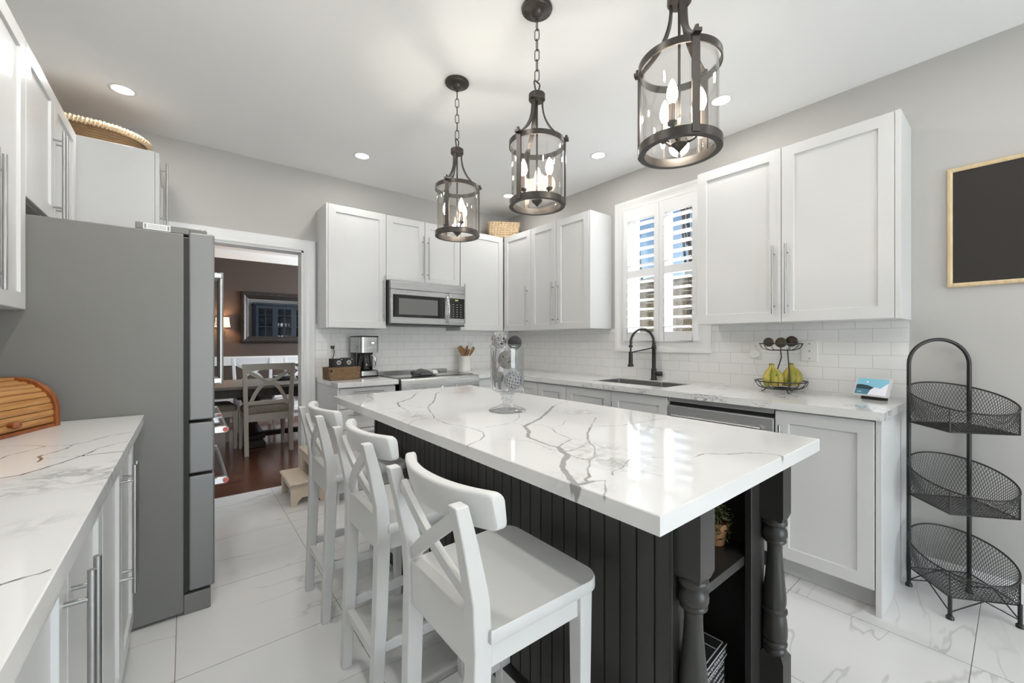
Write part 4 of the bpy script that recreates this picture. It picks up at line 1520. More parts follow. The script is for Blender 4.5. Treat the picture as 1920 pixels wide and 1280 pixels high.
# things on the island shelves
TERRA = pm('terracotta_pot_clay', lin((176, 128, 92)), 0.8, noise=0.12, scale=25)
LEAF = pm('dusty_green_leaves', lin((92, 96, 56)), 0.7, noise=0.35, scale=40)
t = thing('potted_plant', 'small trailing plant in a clay pot on the island shelf', 'potted plant', (1.370, 0.632, 0.5605))
MB().lathe([(0.001, 0), (0.026, 0), (0.036, 0.058), (0.040, 0.058), (0.041, 0.074), (0.036, 0.074), (0.034, 0.062), (0.001, 0.060)], 20).build('pot', TERRA, t, smooth=40)
m = MB()
rk = random.Random(4)
for i in range(300):
    a = rk.uniform(0, 2 * PI)
    el = rk.uniform(-0.2, 1.4)
    r0 = rk.uniform(0.02, 0.055)
    c = Vector((r0 * math.cos(a) * math.cos(el), r0 * math.sin(a) * math.cos(el), 0.085 + r0 * math.sin(el) * 1.0))
    if rk.random() < 0.35:
        c = Vector((0.045 * math.cos(a) * 0.9, 0.045 * math.sin(a) * 0.9, 0.085 - rk.uniform(0, 0.06)))
    d = Vector((rk.uniform(-1, 1), rk.uniform(-1, 1), rk.uniform(-1, 1))).normalized() * rk.uniform(0.008, 0.014)
    s = d.orthogonal().normalized() * 0.0035
    up = d.cross(s).normalized() * 0.0015
    m.add([c - d, c + s + up, c + d, c - s + up, c - up], [(0, 1, 2, 3), (0, 4, 1), (1, 4, 2), (2, 4, 3), (3, 4, 0)])
m.build('foliage', LEAF, t)

CHALKB = pm('black_chalkboard_paper', (0.02, 0.02, 0.021), 0.6, noise=0.2, scale=60)
CHALKW = pm('white_chalk', (0.55, 0.55, 0.54), 0.8, noise=0.15, scale=120)
bx = thing('recipe_box', 'black keepsake box with white chalk lettering on the lower island shelf', 'box', (1.365, 0.60, 0.0905), R(4))
MB().box(-0.20, 0.0, 0.0, 0.14, 0.0, 0.148).build('body', CHALKB, bx, bevel=0.001)
ld = MB().box(-0.204, 0.004, -0.004, 0.144, 0.120, 0.158).build('lid', CHALKB, bx, bevel=0.001)
m = MB()


def strip(m, a, b, w, n, off=0.0006):
    """thin raised stroke on a surface with normal n"""
    m.bar(Vector(a) + Vector(n) * off, Vector(b) + Vector(n) * off, w, 0.0008, up=n)


for a, b in (((-0.196, 0.006, 0.158), (-0.002, 0.006, 0.158)), ((-0.002, 0.006, 0.158), (-0.002, 0.136, 0.158)), ((-0.002, 0.136, 0.158), (-0.196, 0.136, 0.158)), ((-0.05, 0.01, 0.158), (-0.05, 0.075, 0.158))):
    strip(m, a, b, 0.003, (0, 0, 1))
strip(m, (-0.204, -0.004, 0.155), (0.004, -0.004, 0.155), 0.004, (0, -1, 0))
strip(m, (-0.204, -0.004, 0.122), (0.004, -0.004, 0.122), 0.003, (0, -1, 0))
for j in range(2):
    pts = [(-0.19 + 0.004 * i, -0.0046, 0.139 + 0.007 * math.sin(i * 1.9 + j) * (1 if i % 7 else 0.2)) for i in range(46)]
    if j == 0:
        m.tube(pts, 0.0011, n=4)
m.tube([(-0.12 + 0.003 * i, 0.118 + 0.007 * math.sin(i * 1.3), 0.1586) for i in range(36)], 0.0012, n=4)
m.build('chalk_lettering', CHALKW, ld)
text_mesh('me', 0.075, Matrix.Translation((-0.085, 0.075, 0.1588)) @ Matrix.Rotation(R(0), 4, 'Z'), CHALKW, 'chalk_letters', ld)
m = MB()
for j in range(5):
    zz = 0.105 - 0.021 * j
    m.tube([(-0.19 + 0.0038 * i, -0.0006, zz + 0.005 * math.sin(i * (1.7 + 0.2 * j)) * (0.2 if i % 6 == 0 else 1)) for i in range(48)], 0.0010, n=4)
m.build('chalk_lettering', CHALKW, bx)

# ================================================================ bar stools
def make_stool(label, loc, rz):
    """local +x towards the island; origin on the floor between the rear feet"""
    t = thing('bar_stool', label, 'bar stool', loc, rz, 'white cross-back bar stools at the island')
    SH = 0.638
    # seat: rounded front corners, slightly dished
    m = MB()
    out = [(0.035, -0.182), (0.035, 0.182)]
    for cx, cy, a0 in ((0.325, 0.142, 90), (0.325, -0.142, 0)):
        for k in range(9):
            a = R(a0 - 90 * k / 8)
            out.append((cx + 0.05 * math.cos(a), cy + 0.05 * math.sin(a)))

    def ring(s, z):
        return [(0.2 + (x - 0.2) * s, y * s, z) for x, y in out]
    m.loft([ring(0.985, SH - 0.030), ring(1.0, SH - 0.026), ring(1.0, SH - 0.006), ring(0.988, SH), ring(0.90, SH - 0.001), ring(0.6, SH - 0.004)])
    m.build('seat', STOOLW, t, smooth=50)
    for s in (-1, 1):
        # rear leg runs on up to the back rail
        m = MB()
        pts = [(0.0, 0.150, 0.0, 0.034, 0.036), (0.016, 0.150, 0.34, 0.040, 0.040), (0.024, 0.152, 0.60, 0.044, 0.040), (0.018, 0.154, 0.70, 0.042, 0.038), (-0.008, 0.158, 0.82, 0.036, 0.034), (-0.030, 0.160, 0.905, 0.030, 0.032)]
        rings = []
        for x, y, z, w, h in pts:
            rings.append([(x + a * w / 2, s * y + b * h / 2, z) for a, b in ((-1, -1), (1, -1), (1, 1), (-1, 1))])
        m.loft(rings)
        m.build('rear_leg', STOOLW, t, bevel=0.003)
        m = MB()
        m.bar((0.325, s * 0.160, 0.0), (0.325, s * 0.160, SH - 0.030), 0.030, 0.030, up=(1, 0, 0), w2=0.042, h2=0.042)
        m.build('front_leg', STOOLW, t, bevel=0.003)
    z0, z1 = SH - 0.088, SH - 0.030
    m = MB().box(0.31, 0.332, -0.142, 0.142, z0, z1)
    for s in (-1, 1):
        m.bar((0.045, s * 0.155, (z0 + z1) / 2), (0.31, s * 0.160, (z0 + z1) / 2), 0.020, z1 - z0)
    m.build('apron', STOOLW, t, bevel=0.002)
    MB().box(0.008, 0.036, -0.134, 0.134, z0, SH + 0.022).build('rear_rail', STOOLW, t, bevel=0.003)
    m = MB()
    for s in (-1, 1):
        m.bar((0.016, s * 0.150, 0.235), (0.325, s * 0.160, 0.235), 0.018, 0.034)
    m.bar((0.012, -0.145, 0.205), (0.012, 0.145, 0.205), 0.024, 0.030)
    m.build('stretcher', STOOLW, t, bevel=0.002)
    fr = MB().box(0.313, 0.340, -0.150, 0.150, 0.185, 0.222).build('footrest', STOOLW, t, bevel=0.002)
    MB().box(0.311, 0.3425, -0.142, 0.142, 0.2215, 0.2265).box(0.339, 0.3425, -0.142, 0.142, 0.204, 0.2265).build('metal_strip', BLACKM, fr, bevel=0.001)
    # crossed slats
    for s in (-1, 1):
        m = MB()
        a = Vector((0.020, -s * 0.134, SH + 0.040))
        b = Vector((-0.018, s * 0.134, 0.865))
        N = 8
        for k in range(N):
            u0, u1 = k / N, (k + 1) / N
            bow = lambda u: Vector((-0.010 * math.sin(PI * u) + (0.004 * s), 0, 0))
            m.bar(a.lerp(b, u0) + bow(u0), a.lerp(b, u1) + bow(u1), 0.030, 0.014, up=(1, 0, 0.1))
        m.build('cross_slat', STOOLW, t)
    # curved top rail, ends bowed forward, rounded ends
    m = MB()
    rings = []
    us = [-1 + 2 * k / 22 for k in range(1, 22)]
    ends = [1 - e_ for e_ in (0.0, 0.004, 0.012, 0.024, 0.040, 0.062)]
    us = [-e_ for e_ in ends] + us[0:] + ends[::-1]
    for u in sorted(set(us)):
        y = 0.200 * u
        x = -0.008 + 0.052 * abs(u) ** 2.2
        zc = 0.884
        hh = 0.040
        e = (1 - abs(u)) * 0.200
        if e < 0.014:
            hh *= 0.70 + 0.30 * math.sqrt(max(0, 1 - ((0.014 - e) / 0.014) ** 2))
        sec = []
        for cx, cz, a0 in ((0.007, hh - 0.008, 0), (-0.007, hh - 0.008, 90), (-0.007, -hh + 0.005, 180), (0.007, -hh + 0.005, 270)):
            rr_ = 0.008 if a0 < 180 else 0.005
            for q in range(4):
                a = R(a0 + 30 * q)
                sec.append((x + cx + rr_ * math.cos(a) - 0.18 * (cz + rr_ * math.sin(a)), y, zc + cz + rr_ * math.sin(a)))
        rings.append(sec)
    m.loft(rings)
    m.build('top_rail', STOOLW, t, smooth=50)
    return t


st = make_stool('white bar stool nearest the camera, its whole seat in view', (0.447, 0.850, 0), R(0))
dup(st, (0.474, 1.446, 0), R(0), 'middle one of the three white bar stools along the island')
dup(st, (0.478, 2.052, 0), R(0), 'white bar stool farthest from the camera, beside the wooden step stool')

# ================================================================ pendant lanterns
BULBG = emit('warm_candle_bulb', (1.0, 0.86, 0.66), 13.0)
SOCKET = pm('candle_sleeve_metal', (0.32, 0.27, 0.24), 0.35, metal=0.6, noise=0.05)


def chain_link(m, c, axis_rot, L=0.050, W=0.019, r=0.0022):
    pts = []
    hl, hw = L / 2 - W / 2, W / 2
    for k in range(8):
        a = PI * k / 7
        pts.append((hw * math.cos(a), 0, hl + hw * math.sin(a)))
    for k in range(8):
        a = PI + PI * k / 7
        pts.append((hw * math.cos(a), 0, -hl + hw * math.sin(a)))
    m.tube(pts, r, n=5, closed=True, M=Matrix.Translation(c) @ Matrix.Rotation(axis_rot, 4, 'Z'))


def make_pendant(label, loc, rz):
    """origin on the ceiling; a caged glass drum hung on a chain"""
    t = thing('pendant_light', label, 'pendant light', loc, rz, 'lantern pendants over the island')
    MB().lathe([(0.0, -0.0005), (0.066, -0.0005), (0.068, -0.006), (0.066, -0.012), (0.060, -0.014), (0.058, -0.018), (0.050, -0.021), (0.029, -0.023), (0.026, -0.026), (0.025, -0.034), (0.019, -0.040), (0.010, -0.044), (0.009, -0.052), (0.0, -0.053)][::-1], 32).build('ceiling_canopy', BRONZE, t, smooth=40)
    HT = -0.378            # hub top
    m = MB()
    z = -0.052 - 0.012
    k = 0
    while z > HT + 0.062:
        chain_link(m, (0, 0, z - 0.010), R(90) * (k % 2) + R(20))
        z -= 0.0445
        k += 1
    m.build('chain', BRONZE, t, smooth=60)
    # loop on top of the hub
    pts = [(0.004, 0, HT), (0.012, 0, HT + 0.02), (0.020, 0, HT + 0.045), (0.017, 0, HT + 0.053), (-0.017, 0, HT + 0.053), (-0.020, 0, HT + 0.045), (-0.012, 0, HT + 0.02), (-0.004, 0, HT)]
    MB().tube(pts, 0.0036, n=7).build('loop', BRONZE, t, smooth=50)
    MB().lathe([(0.0, HT), (0.033, HT), (0.036, HT - 0.003), (0.036, HT - 0.026), (0.032, HT - 0.030), (0.0, HT - 0.030)][::-1], 28).build('hub', BRONZE, t, smooth=40)
    RD = 0.118             # drum radius
    ZT, ZB = -0.590, -0.872
    for k in range(3):
        a = 2 * PI * k / 3
        M = Matrix.Rotation(a, 4, 'Z')
        m = MB()
        pts = []
        for q in range(13):
            u = q / 12
            r_ = 0.024 + (RD - 0.026) * (u ** 2.6)
            pts.append((r_, 0, HT - 0.028 + (ZT + 0.004 - (HT - 0.028)) * u))
        rings = []
        for i, p in enumerate(pts):
            rings.append([(p[0] - 0.0035, -0.0095, p[2]), (p[0] + 0.0035, -0.0095, p[2]), (p[0] + 0.0035, 0.0095, p[2]), (p[0] - 0.0035, 0.0095, p[2])])
        m.loft(rings, M=M)
        m.build('curved_arm', BRONZE, t, smooth=40)
        M2 = M
        m = MB().box(RD + 0.001, RD + 0.0075, -0.011, 0.011, ZB + 0.004, ZT + 0.002, M2)
        m.box(RD - 0.008, RD + 0.020, -0.011, 0.011, ZT - 0.004, ZT + 0.006, M2)
        m.tube([(RD + 0.010, 0, ZT + 0.004), (RD + 0.010, 0, ZT + 0.018)], 0.006, n=10, M=M2)
        m.tube([(RD - 0.004, 0, ZB + 0.024), (RD - 0.010, 0, ZB + 0.024)], 0.005, n=8, M=M2)
        m.build('strap', BRONZE, t, smooth=35)
    for zz, h, w in ((ZT, 0.022, 0.0055), (ZB, 0.026, 0.020)):
        MB().lathe([(RD - w + 0.0055, zz - h * 0 - 0.0), (RD + 0.0045, zz), (RD + 0.0045, zz - h if zz == ZT else zz + h), (RD - w + 0.0055, zz - h if zz == ZT else zz + h), (RD - w + 0.0055, zz)], 48, cap=False).build('ring', BRONZE, t, smooth=40)
    m = MB().lathe([(RD - 0.006, ZB + 0.020), (RD - 0.006, ZT - 0.004)], 56, cap=False)
    m.lathe([(RD - 0.0095, ZB + 0.020), (RD - 0.0095, ZT - 0.004)], 56, cap=False)
    m.build('glass_shade', GLASS, t, smooth=60)
    MB().tube([(0, 0, HT - 0.028), (0, 0, ZB + 0.05)], 0.0042, n=10).build('rod', BRONZE, t, smooth=50)
    fz = ZB + 0.030
    MB().lathe([(0.0, fz - 0.030), (0.022, fz - 0.006), (0.024, fz - 0.004), (0.024, fz + 0.010), (0.012, fz + 0.018), (0.0, fz + 0.020)], 24).build('finial', BRONZE, t, smooth=35)
    for k in range(3):
        a = 2 * PI * k / 3 + R(75)
        M = Matrix.Rotation(a, 4, 'Z')
        m = MB()
        pts = [(0.012, 0, fz + 0.010), (0.028, 0, fz + 0.004), (0.043, 0, fz + 0.012), (0.064, 0, fz + 0.034)]
        m.tube(pts, 0.0048, n=8, M=M)
        m.lathe([(0.0, 0.030), (0.013, 0.032), (0.015, 0.040), (0.0115, 0.042)], 14, M @ Matrix.Translation((0.064, 0, fz)))
        ca = m.build('candle_arm', BRONZE, t, smooth=40)
        T = M @ Matrix.Translation((0.064, 0, fz + 0.040))
        MB().lathe([(0.0105, 0), (0.0105, 0.052), (0.008, 0.054), (0.0, 0.054)], 14, T).build('candle_sleeve', SOCKET, ca, smooth=40)
        MB().lathe([(0.006, 0.052), (0.010, 0.060), (0.0155, 0.074), (0.0165, 0.084), (0.0145, 0.100), (0.008, 0.118), (0.003, 0.128), (0.0, 0.130)], 16, T, cap=False).build('bulb', BULBG, ca, smooth=60)
    return t


PZs = CEIL - 0.0005
p1 = make_pendant('lantern pendant farthest from the camera, over the far end of the island', (1.196, 1.988, PZs), R(-147))
p2 = dup(p1, (1.203, 1.3266, PZs), R(-170), 'middle lantern pendant of the three over the island')
p3 = dup(p1, (1.205, 0.668, PZs), R(-130), 'lantern pendant nearest the camera, cut off at the top edge')
for pend, da in ((p1, -28), (p2, 18.7), (p3, 6.5)):          # each lantern's candles sit at their own angle to its straps
    for c in kids(pend):
        if c.name.startswith('candle_arm'):
            c.rotation_euler = (0, 0, R(da))
for (x, y) in ((1.196, 1.988), (1.203, 1.3266), (1.205, 0.668)):
    d = bpy.data.lights.new('pendant_bulb_light', 'POINT')
    d.energy = 6.5
    d.color = (1.0, 0.92, 0.81)
    d.shadow_soft_size = 0.03
    o = bpy.data.objects.new('pendant_bulb_light', d)
    COL.objects.link(o)
    o.location = (x, y, CEIL - 0.76)

# ================================================================ recessed ceiling lights
LENS = emit('downlight_lens', (1.0, 0.97, 0.93), 6.0)


def downlight(x, y, label, k=1.0):
    t = thing('recessed_light', label, 'ceiling light', (x, y, CEIL), 0, 'recessed ceiling lights')
    MB().lathe([(0.050, -0.0005), (0.060, -0.0005), (0.062, -0.003), (0.058, -0.005), (0.050, -0.004)], 32, cap=False).build('trim_ring', TRIM, t, smooth=40)
    MB().lathe([(0.051, -0.0025), (0.0, -0.0028)], 32, cap=False).build('lens', LENS, t)
    area_light('recessed_lamp', (x, y, CEIL - 0.006), (0, 0, 0), 0.1, 0.1, LAMP * k, (1.0, 0.975, 0.94), 'DISK')


downlight(-0.284, 3.261, 'round recessed ceiling light near the wicker tray above the pantry')
downlight(1.0864, 3.2435, 'round recessed ceiling light in front of the back wall, left of the far pendant')
downlight(2.5337, 3.214, 'round recessed ceiling light near the corner basket, behind the middle pendant')
downlight(2.531, 2.0744, 'round recessed ceiling light in front of the sink window')
downlight(2.535, 1.1368, 'round recessed ceiling light seen through the nearest pendant')
for (x, y, k) in ((0.02, 2.0, 2.0), (0.02, 0.95, 2.4), (0.55, -0.6, 1.6), (2.25, 0.0, 1.0), (1.9, -1.2, 1.5), (0.3, -2.0, 1.5)):  # unseen lights, added to brighten the stool seats, left aisle and near wall
    downlight(x, y, 'added unseen recessed ceiling light brightening the near half of the room', k)

# ================================================================ things on the worktops
# glass hurricane vase with decorative balls
VX, VY = 1.128, 1.442
FOOTGL = clear_glass('thick_clear_glass', (0.965, 0.97, 0.975), 0.0, 0.16)
t = thing('hurricane_vase', 'footed clear glass vase of decorative balls on the island worktop', 'vase', (VX, VY, CTZ))
MB().lathe([(0.0, 0.0), (0.082, 0.0), (0.084, 0.004), (0.078, 0.009), (0.054, 0.017), (0.034, 0.026), (0.022, 0.034), (0.0195, 0.040), (0.026, 0.046), (0.030, 0.053), (0.025, 0.060), (0.021, 0.064), (0.030, 0.069), (0.034, 0.074), (0.029, 0.079), (0.0, 0.081)], 40, cap=False).build('glass_foot', FOOTGL, t, smooth=50)
m = MB().lathe([(0.001, 0.0815), (0.034, 0.082), (0.058, 0.086), (0.071, 0.096), (0.0755, 0.112), (0.0762, 0.282), (0.080, 0.284), (0.082, 0.290), (0.080, 0.297), (0.077, 0.298), (0.074, 0.294), (0.0728, 0.114), (0.068, 0.099), (0.056, 0.0905), (0.001, 0.0885)], 48, cap=False)
m.build('glass_bowl', BOWLGL, t, smooth=50)
SILV = pm('silver_twine', (0.40, 0.39, 0.38), 0.35, metal=0.6, noise=0.35, scale=80)
DKTW = pm('dark_brown_twig', (0.21, 0.19, 0.17), 0.7, noise=0.35, scale=60)
DKCORE = pm('shadowy_ball_core', (0.012, 0.011, 0.010), 0.8, noise=0.2, scale=40)
DKBALL = pm('dark_grey_cord', (0.045, 0.043, 0.042), 0.6, noise=0.3, scale=60)
HONEY = pm('silver_honeycomb', (0.62, 0.62, 0.64), 0.3, metal=0.5, noise=0.1, scale=40)
HDARK = pm('blue_grey_core', (0.09, 0.095, 0.11), 0.5, noise=0.3, scale=50)


def twine_ball(name, label, c, r, mat, core, n, tr, seed, grp='decorative balls in the glass vase'):
    t = thing(name, label, 'decorative ball', c, 0, grp)
    rk = random.Random(seed)
    m = MB()
    for i in range(n):
        ax = Vector((rk.gauss(0, 1), rk.gauss(0, 1), rk.gauss(0, 1))).normalized()
        u = ax.orthogonal().normalized()
        v = ax.cross(u)
        off = rk.uniform(-0.55, 0.55)
        rr = math.sqrt(1 - off * off)
        w = rk.uniform(0.94, 1.0)
        m.tube([(u * math.cos(a) * rr + v * math.sin(a) * rr + ax * (off + 0.05 * math.sin(3 * a))) * r * w for a in [2 * PI * k / 20 for k in range(20)]], tr, n=4, closed=True)
    m.build('strands', mat, t, smooth=60)
    MB().ball((0, 0, 0), r * 0.72, 16, 10).build('core', core, t, smooth=80)
    return t


twine_ball('twine_ball', 'silver wire ball on top of the vase filling, left of the dark one', (VX + -0.0281, VY + 0.0225, CTZ + 0.318), 0.037, SILV, pm('grey_core', (0.06, 0.058, 0.056), 0.6, noise=0.3, scale=70), 40, 0.0018, 1)
twine_ball('twine_ball', 'near-black cord ball on top of the vase filling', (VX + 0.0265, VY + -0.0213, CTZ + 0.306), 0.030, DKBALL, DKBALL, 40, 0.0022, 2)
twine_ball('twig_ball', 'brown woven twig ball in the middle of the vase', (VX + 0.0000, VY + 0.0000, CTZ + 0.230), 0.0405, DKTW, DKCORE, 34, 0.0026, 3)
# silver honeycomb ball: raised cells on a dark core
t = thing('honeycomb_ball', 'silver honeycomb ball low in the vase on its right', 'decorative ball', (VX + 0.0203, VY + -0.0163, CTZ + 0.136), 0, 'decorative balls in the glass vase')
MB().ball((0, 0, 0), 0.0425, 20, 14).build('core', HDARK, t, smooth=80)
m = MB()
G = (1 + 5 ** 0.5) / 2
for i in range(70):
    z = 1 - 2 * (i + 0.5) / 70
    a = 2 * PI * i / G
    d = Vector((math.sqrt(1 - z * z) * math.cos(a), math.sqrt(1 - z * z) * math.sin(a), z))
    u = d.orthogonal().normalized()
    v = d.cross(u)
    m.tube([d * 0.0428 + (u * math.cos(b) + v * math.sin(b)) * 0.0082 for b in [2 * PI * k / 8 for k in range(8)]], 0.0014, n=4, closed=True)
m.build('cells', HONEY, t, smooth=60)
# tied silver branches on the left side of the bowl
t = thing('branch_ball', 'open ball of brown bent twigs low in the vase on its left', 'decorative ball', (VX + -0.0200, VY + 0.0390, CTZ + 0.150), 0, 'decorative balls in the glass vase')
rk = random.Random(8)
m, m2 = MB(), MB()
for i in range(11):
    ax = Vector((rk.gauss(0, 1), rk.gauss(0, 1), rk.gauss(0, 1))).normalized()
    u = ax.orthogonal().normalized()
    v = ax.cross(u)
    m.tube([(u * math.cos(a) + v * math.sin(a)) * 0.0235 * (1 + 0.03 * math.sin(4 * a)) for a in [2 * PI * k / 16 for k in range(16)]], 0.0020, n=5, closed=True)
for i in range(16):
    ax = Vector((rk.gauss(0, 1), rk.gauss(0, 1), rk.gauss(0, 1))).normalized()
    u = ax.orthogonal().normalized()
    v = ax.cross(u)
    m2.tube([(u * math.cos(a) + v * math.sin(a)) * 0.0225 for a in [2 * PI * k / 14 for k in range(14)]], 0.0012, n=4, closed=True)
for i in range(13):
    # bent sticks rising along the glass above the ball
    a0 = R(141) + rk.uniform(-0.75, 0.75)
    rr_ = 0.066
    z0, z1 = rk.uniform(-0.045, 0.03), rk.uniform(0.06, 0.135)
    da = rk.uniform(-0.5, 0.5)
    pts = []
    for k in range(7):
        u = k / 6
        a = a0 + da * u + 0.12 * math.sin(5 * u + i)
        pts.append(Vector((rr_ * math.cos(a) + 0.0200, rr_ * math.sin(a) - 0.0390, z0 + (z1 - z0) * u)))
    (m if i % 3 else m2).tube(pts, 0.0024 if i % 3 else 0.0016, n=5)
m.build('twigs', DKTW, t, smooth=60)
m2.build('silver_wire', SILV, t, smooth=60)

# coffee corner
CFX, CFY = 1.245, 3.66
t = thing('coffee_maker', 'stainless and black drip coffee maker beside the woven box', 'coffee maker', (CFX, CFY, CTZ), R(4))
m = MB()


def rrect(w, d, r, z, n=6, dy=0.0):
    pts = []
    for cx, cy, a0 in ((w - r, d - r, 0), (-w + r, d - r, 90), (-w + r, -d + r, 180), (w - r, -d + r, 270)):
        for k in range(n):
            a = R(a0 + 90 * k / (n - 1))
            pts.append((cx + r * math.cos(a), cy + r * math.sin(a) + dy, z))
    return pts


MB().loft([rrect(0.085, 0.115, 0.03, 0.0), rrect(0.088, 0.118, 0.03, 0.010), rrect(0.088, 0.118, 0.03, 0.016)]).build('foot', BLACKPL, t, smooth=40)
MB().loft([rrect(0.087, 0.117, 0.03, 0.0165), rrect(0.087, 0.117, 0.03, 0.054)]).build('base_band', STEEL, t, smooth=40)
MB().loft([rrect(0.086, 0.058, 0.02, 0.054, dy=0.058), rrect(0.086, 0.058, 0.02, 0.222, dy=0.058)]).loft([rrect(0.08, 0.11, 0.03, 0.0542), rrect(0.08, 0.11, 0.03, 0.058)]).build('back_column', BLACKPL, t, smooth=40)
hd_ = MB().loft([rrect(0.089, 0.120, 0.035, 0.214), rrect(0.089, 0.120, 0.035, 0.348)]).build('brew_head', STEEL, t, smooth=40)
MB().loft([rrect(0.091, 0.122, 0.035, 0.3485), rrect(0.091, 0.122, 0.035, 0.356), rrect(0.08, 0.11, 0.03, 0.360)]).build('lid', BLACKPL, t, smooth=40)
LCD = emit('blue_white_display', (0.62, 0.78, 1.0), 1.1)
MB().box(0.006, 0.044, -0.1225, -0.1195, 0.288, 0.309).build('display_frame', BLACKPL, hd_)
MB().box(0.011, 0.039, -0.1232, -0.1224, 0.291, 0.306).build('display', LCD, hd_)
for k in range(5):
    MB().lathe([(0.0055, 0), (0.0055, 0.004), (0.0, 0.005)], 12, Matrix.Translation((-0.012 + 0.0165 * k, -0.119, 0.262 - 0.004 * abs(k - 2))) @ Matrix.Rotation(R(90), 4, 'X')).build('button', CHROME, hd_, smooth=40)
COFG = clear_glass('smoked_carafe_glass', (0.6, 0.59, 0.58), 0.0, 0.06)
ca = MB().lathe([(0.001, 0.0), (0.052, 0.0), (0.060, 0.01), (0.062, 0.05), (0.054, 0.10), (0.046, 0.128), (0.044, 0.128), (0.051, 0.10), (0.059, 0.05), (0.057, 0.012), (0.001, 0.004)], 32, Matrix.Translation((-0.01, -0.048, 0.0585)), cap=False).build('carafe', COFG, t, smooth=50)
MB().lathe([(0.0, 0.128), (0.047, 0.128), (0.048, 0.142), (0.03, 0.147), (0.0, 0.148)][::-1], 28, Matrix.Translation((-0.01, -0.048, 0.0585))).build('carafe_lid', BLACKPL, ca, smooth=40)
m = MB()
m.tube([(0.018, -0.098, 0.195), (0.034, -0.125, 0.185), (0.042, -0.132, 0.15), (0.040, -0.122, 0.105), (0.034, -0.108, 0.082)], [0.008, 0.0085, 0.009, 0.009, 0.007], n=10, sx=1.2, sy=0.8)
m.build('carafe_handle', CHROME, ca, smooth=50)

STRAW = pm('woven_straw', lin((134, 108, 80)), 0.85, noise=0.5, scale=30, stretch=(1, 1, 4), bump=0.4)
STRAWL = pm('pale_woven_rush', lin((196, 174, 142)), 0.85, noise=0.42, scale=28, bump=0.4)
STRAWB = pm('brown_woven_rush', lin((122, 96, 68)), 0.85, noise=0.3, scale=28, bump=0.4)


def path_rrect(w, d, r, n=10, seg=14):
    pts = []
    corners = ((w - r, d - r, 0), (-w + r, d - r, 90), (-w + r, -d + r, 180), (w - r, -d + r, 270))
    for i, (cx, cy, a0) in enumerate(corners):
        for k in range(n):
            a = R(a0 + 90 * k / (n - 1))
            pts.append(Vector((cx + r * math.cos(a), cy + r * math.sin(a), 0)))
        nx_, ny_, na = corners[(i + 1) % 4]
        p0 = pts[-1]
        p1 = Vector((nx_ + r * math.cos(R(na)), ny_ + r * math.sin(R(na)), 0))
        L = (p1 - p0).length
        ns = max(2, int(L / 0.012))
        for k in range(1, ns):
            pts.append(p0.lerp(p1, k / ns))
    return pts


def woven_basket(t, w, d, h, r, rows, amp, mat, rim_mat=None, taper=0.9, wave=0.03, seed=1, name='woven_body'):
    rk = random.Random(seed)
    m = MB()
    rh = h / rows
    for j in range(rows):
        s = taper + (1 - taper) * (j + 0.5) / rows
        base = path_rrect(w * s, d * s, min(r, w * s * 0.99, d * s * 0.99))
        L = 0
        pts = []
        ph = PI * (j % 2) + rk.uniform(-0.3, 0.3)
        for i, p in enumerate(base):
            q = base[(i + 1) % len(base)]
            L += (q - p).length
            nrm = (q - p).normalized().cross(Vector((0, 0, 1)))
            pts.append(p + nrm * (amp * math.sin(2 * PI * L / wave + ph)) + Vector((0, 0, rh * (j + 0.5) + rk.uniform(-0.08, 0.08) * rh)))
        m.tube(pts, rh * 0.62, n=6, closed=True, sx=1.0, sy=0.75)
    s = taper
    bp = path_rrect(w * s, d * s, min(r, w * s * 0.99, d * s * 0.99))
    m.prism([(p.x, p.y) for p in bp], 0.001, 0.006)
    o = m.build(name, mat, t, smooth=60)
    if rim_mat:
        m = MB()
        for ph in (0, PI):
            base = path_rrect(w * 1.01, d * 1.01, r)
            L = 0
            pts = []
            for i, p in enumerate(base):
                q = base[(i + 1) % len(base)]
                L += (q - p).length
                nrm = (q - p).normalized().cross(Vector((0, 0, 1)))
                pts.append(p + nrm * (0.004 * math.cos(2 * PI * L / 0.03 + ph)) + Vector((0, 0, h + 0.004 * math.sin(2 * PI * L / 0.03 + ph))))
            m.tube(pts, 0.008, n=6, closed=True)
        m.build('braided_rim', rim_mat, t, smooth=60)
    return o


t = thing('woven_box', 'brown straw box holding two black coffee pod boxes on the counter', 'basket', (1.005, 3.50, CTZ + 0.003), R(6))
woven_basket(t, 0.128, 0.075, 0.10, 0.018, 15, 0.0028, STRAW, None, 0.97, 0.045, 3)
MB().box(-0.121, -0.104, -0.0795, -0.076, 0.066, 0.083).build('hanging_tag', BLACKPL, t)
for i, (dx, lab) in enumerate(((-0.048, 'black coffee pod box with a white ring logo, nearer the doorway'), (0.038, 'black coffee pod box with a white ring logo, nearer the coffee maker'))):
    b = thing('coffee_pod_box', lab, 'box', (1.005 + dx * math.cos(R(6)) + 0.004, 3.50 + dx * math.sin(R(6)) + 0.004, CTZ + 0.0115), R(6 + (3 - 5 * i)), 'coffee pod boxes in the straw box')
    MB().box(-0.040, 0.040, -0.045, 0.045, 0, 0.160 + 0.004 * i).build('carton', CHALKB, b, bevel=0.001)
    m = MB()
    m.tube([(0.002 + 0.0175 * math.cos(a), -0.0458, 0.128 + 0.0175 * math.sin(a)) for a in [2 * PI * k / 20 for k in range(20)]], 0.0018, n=5, closed=True)
    m.tube([(0.002 + 0.010 * math.cos(a), -0.0458, 0.128 + 0.010 * math.sin(a)) for a in [2 * PI * k / 16 for k in range(16)]], 0.0035, n=5, closed=True)
    m.box(0.020, 0.032, -0.0462, -0.0448, 0.150, 0.155)
    m.build('ring_logo', CHALKW, b, smooth=60)

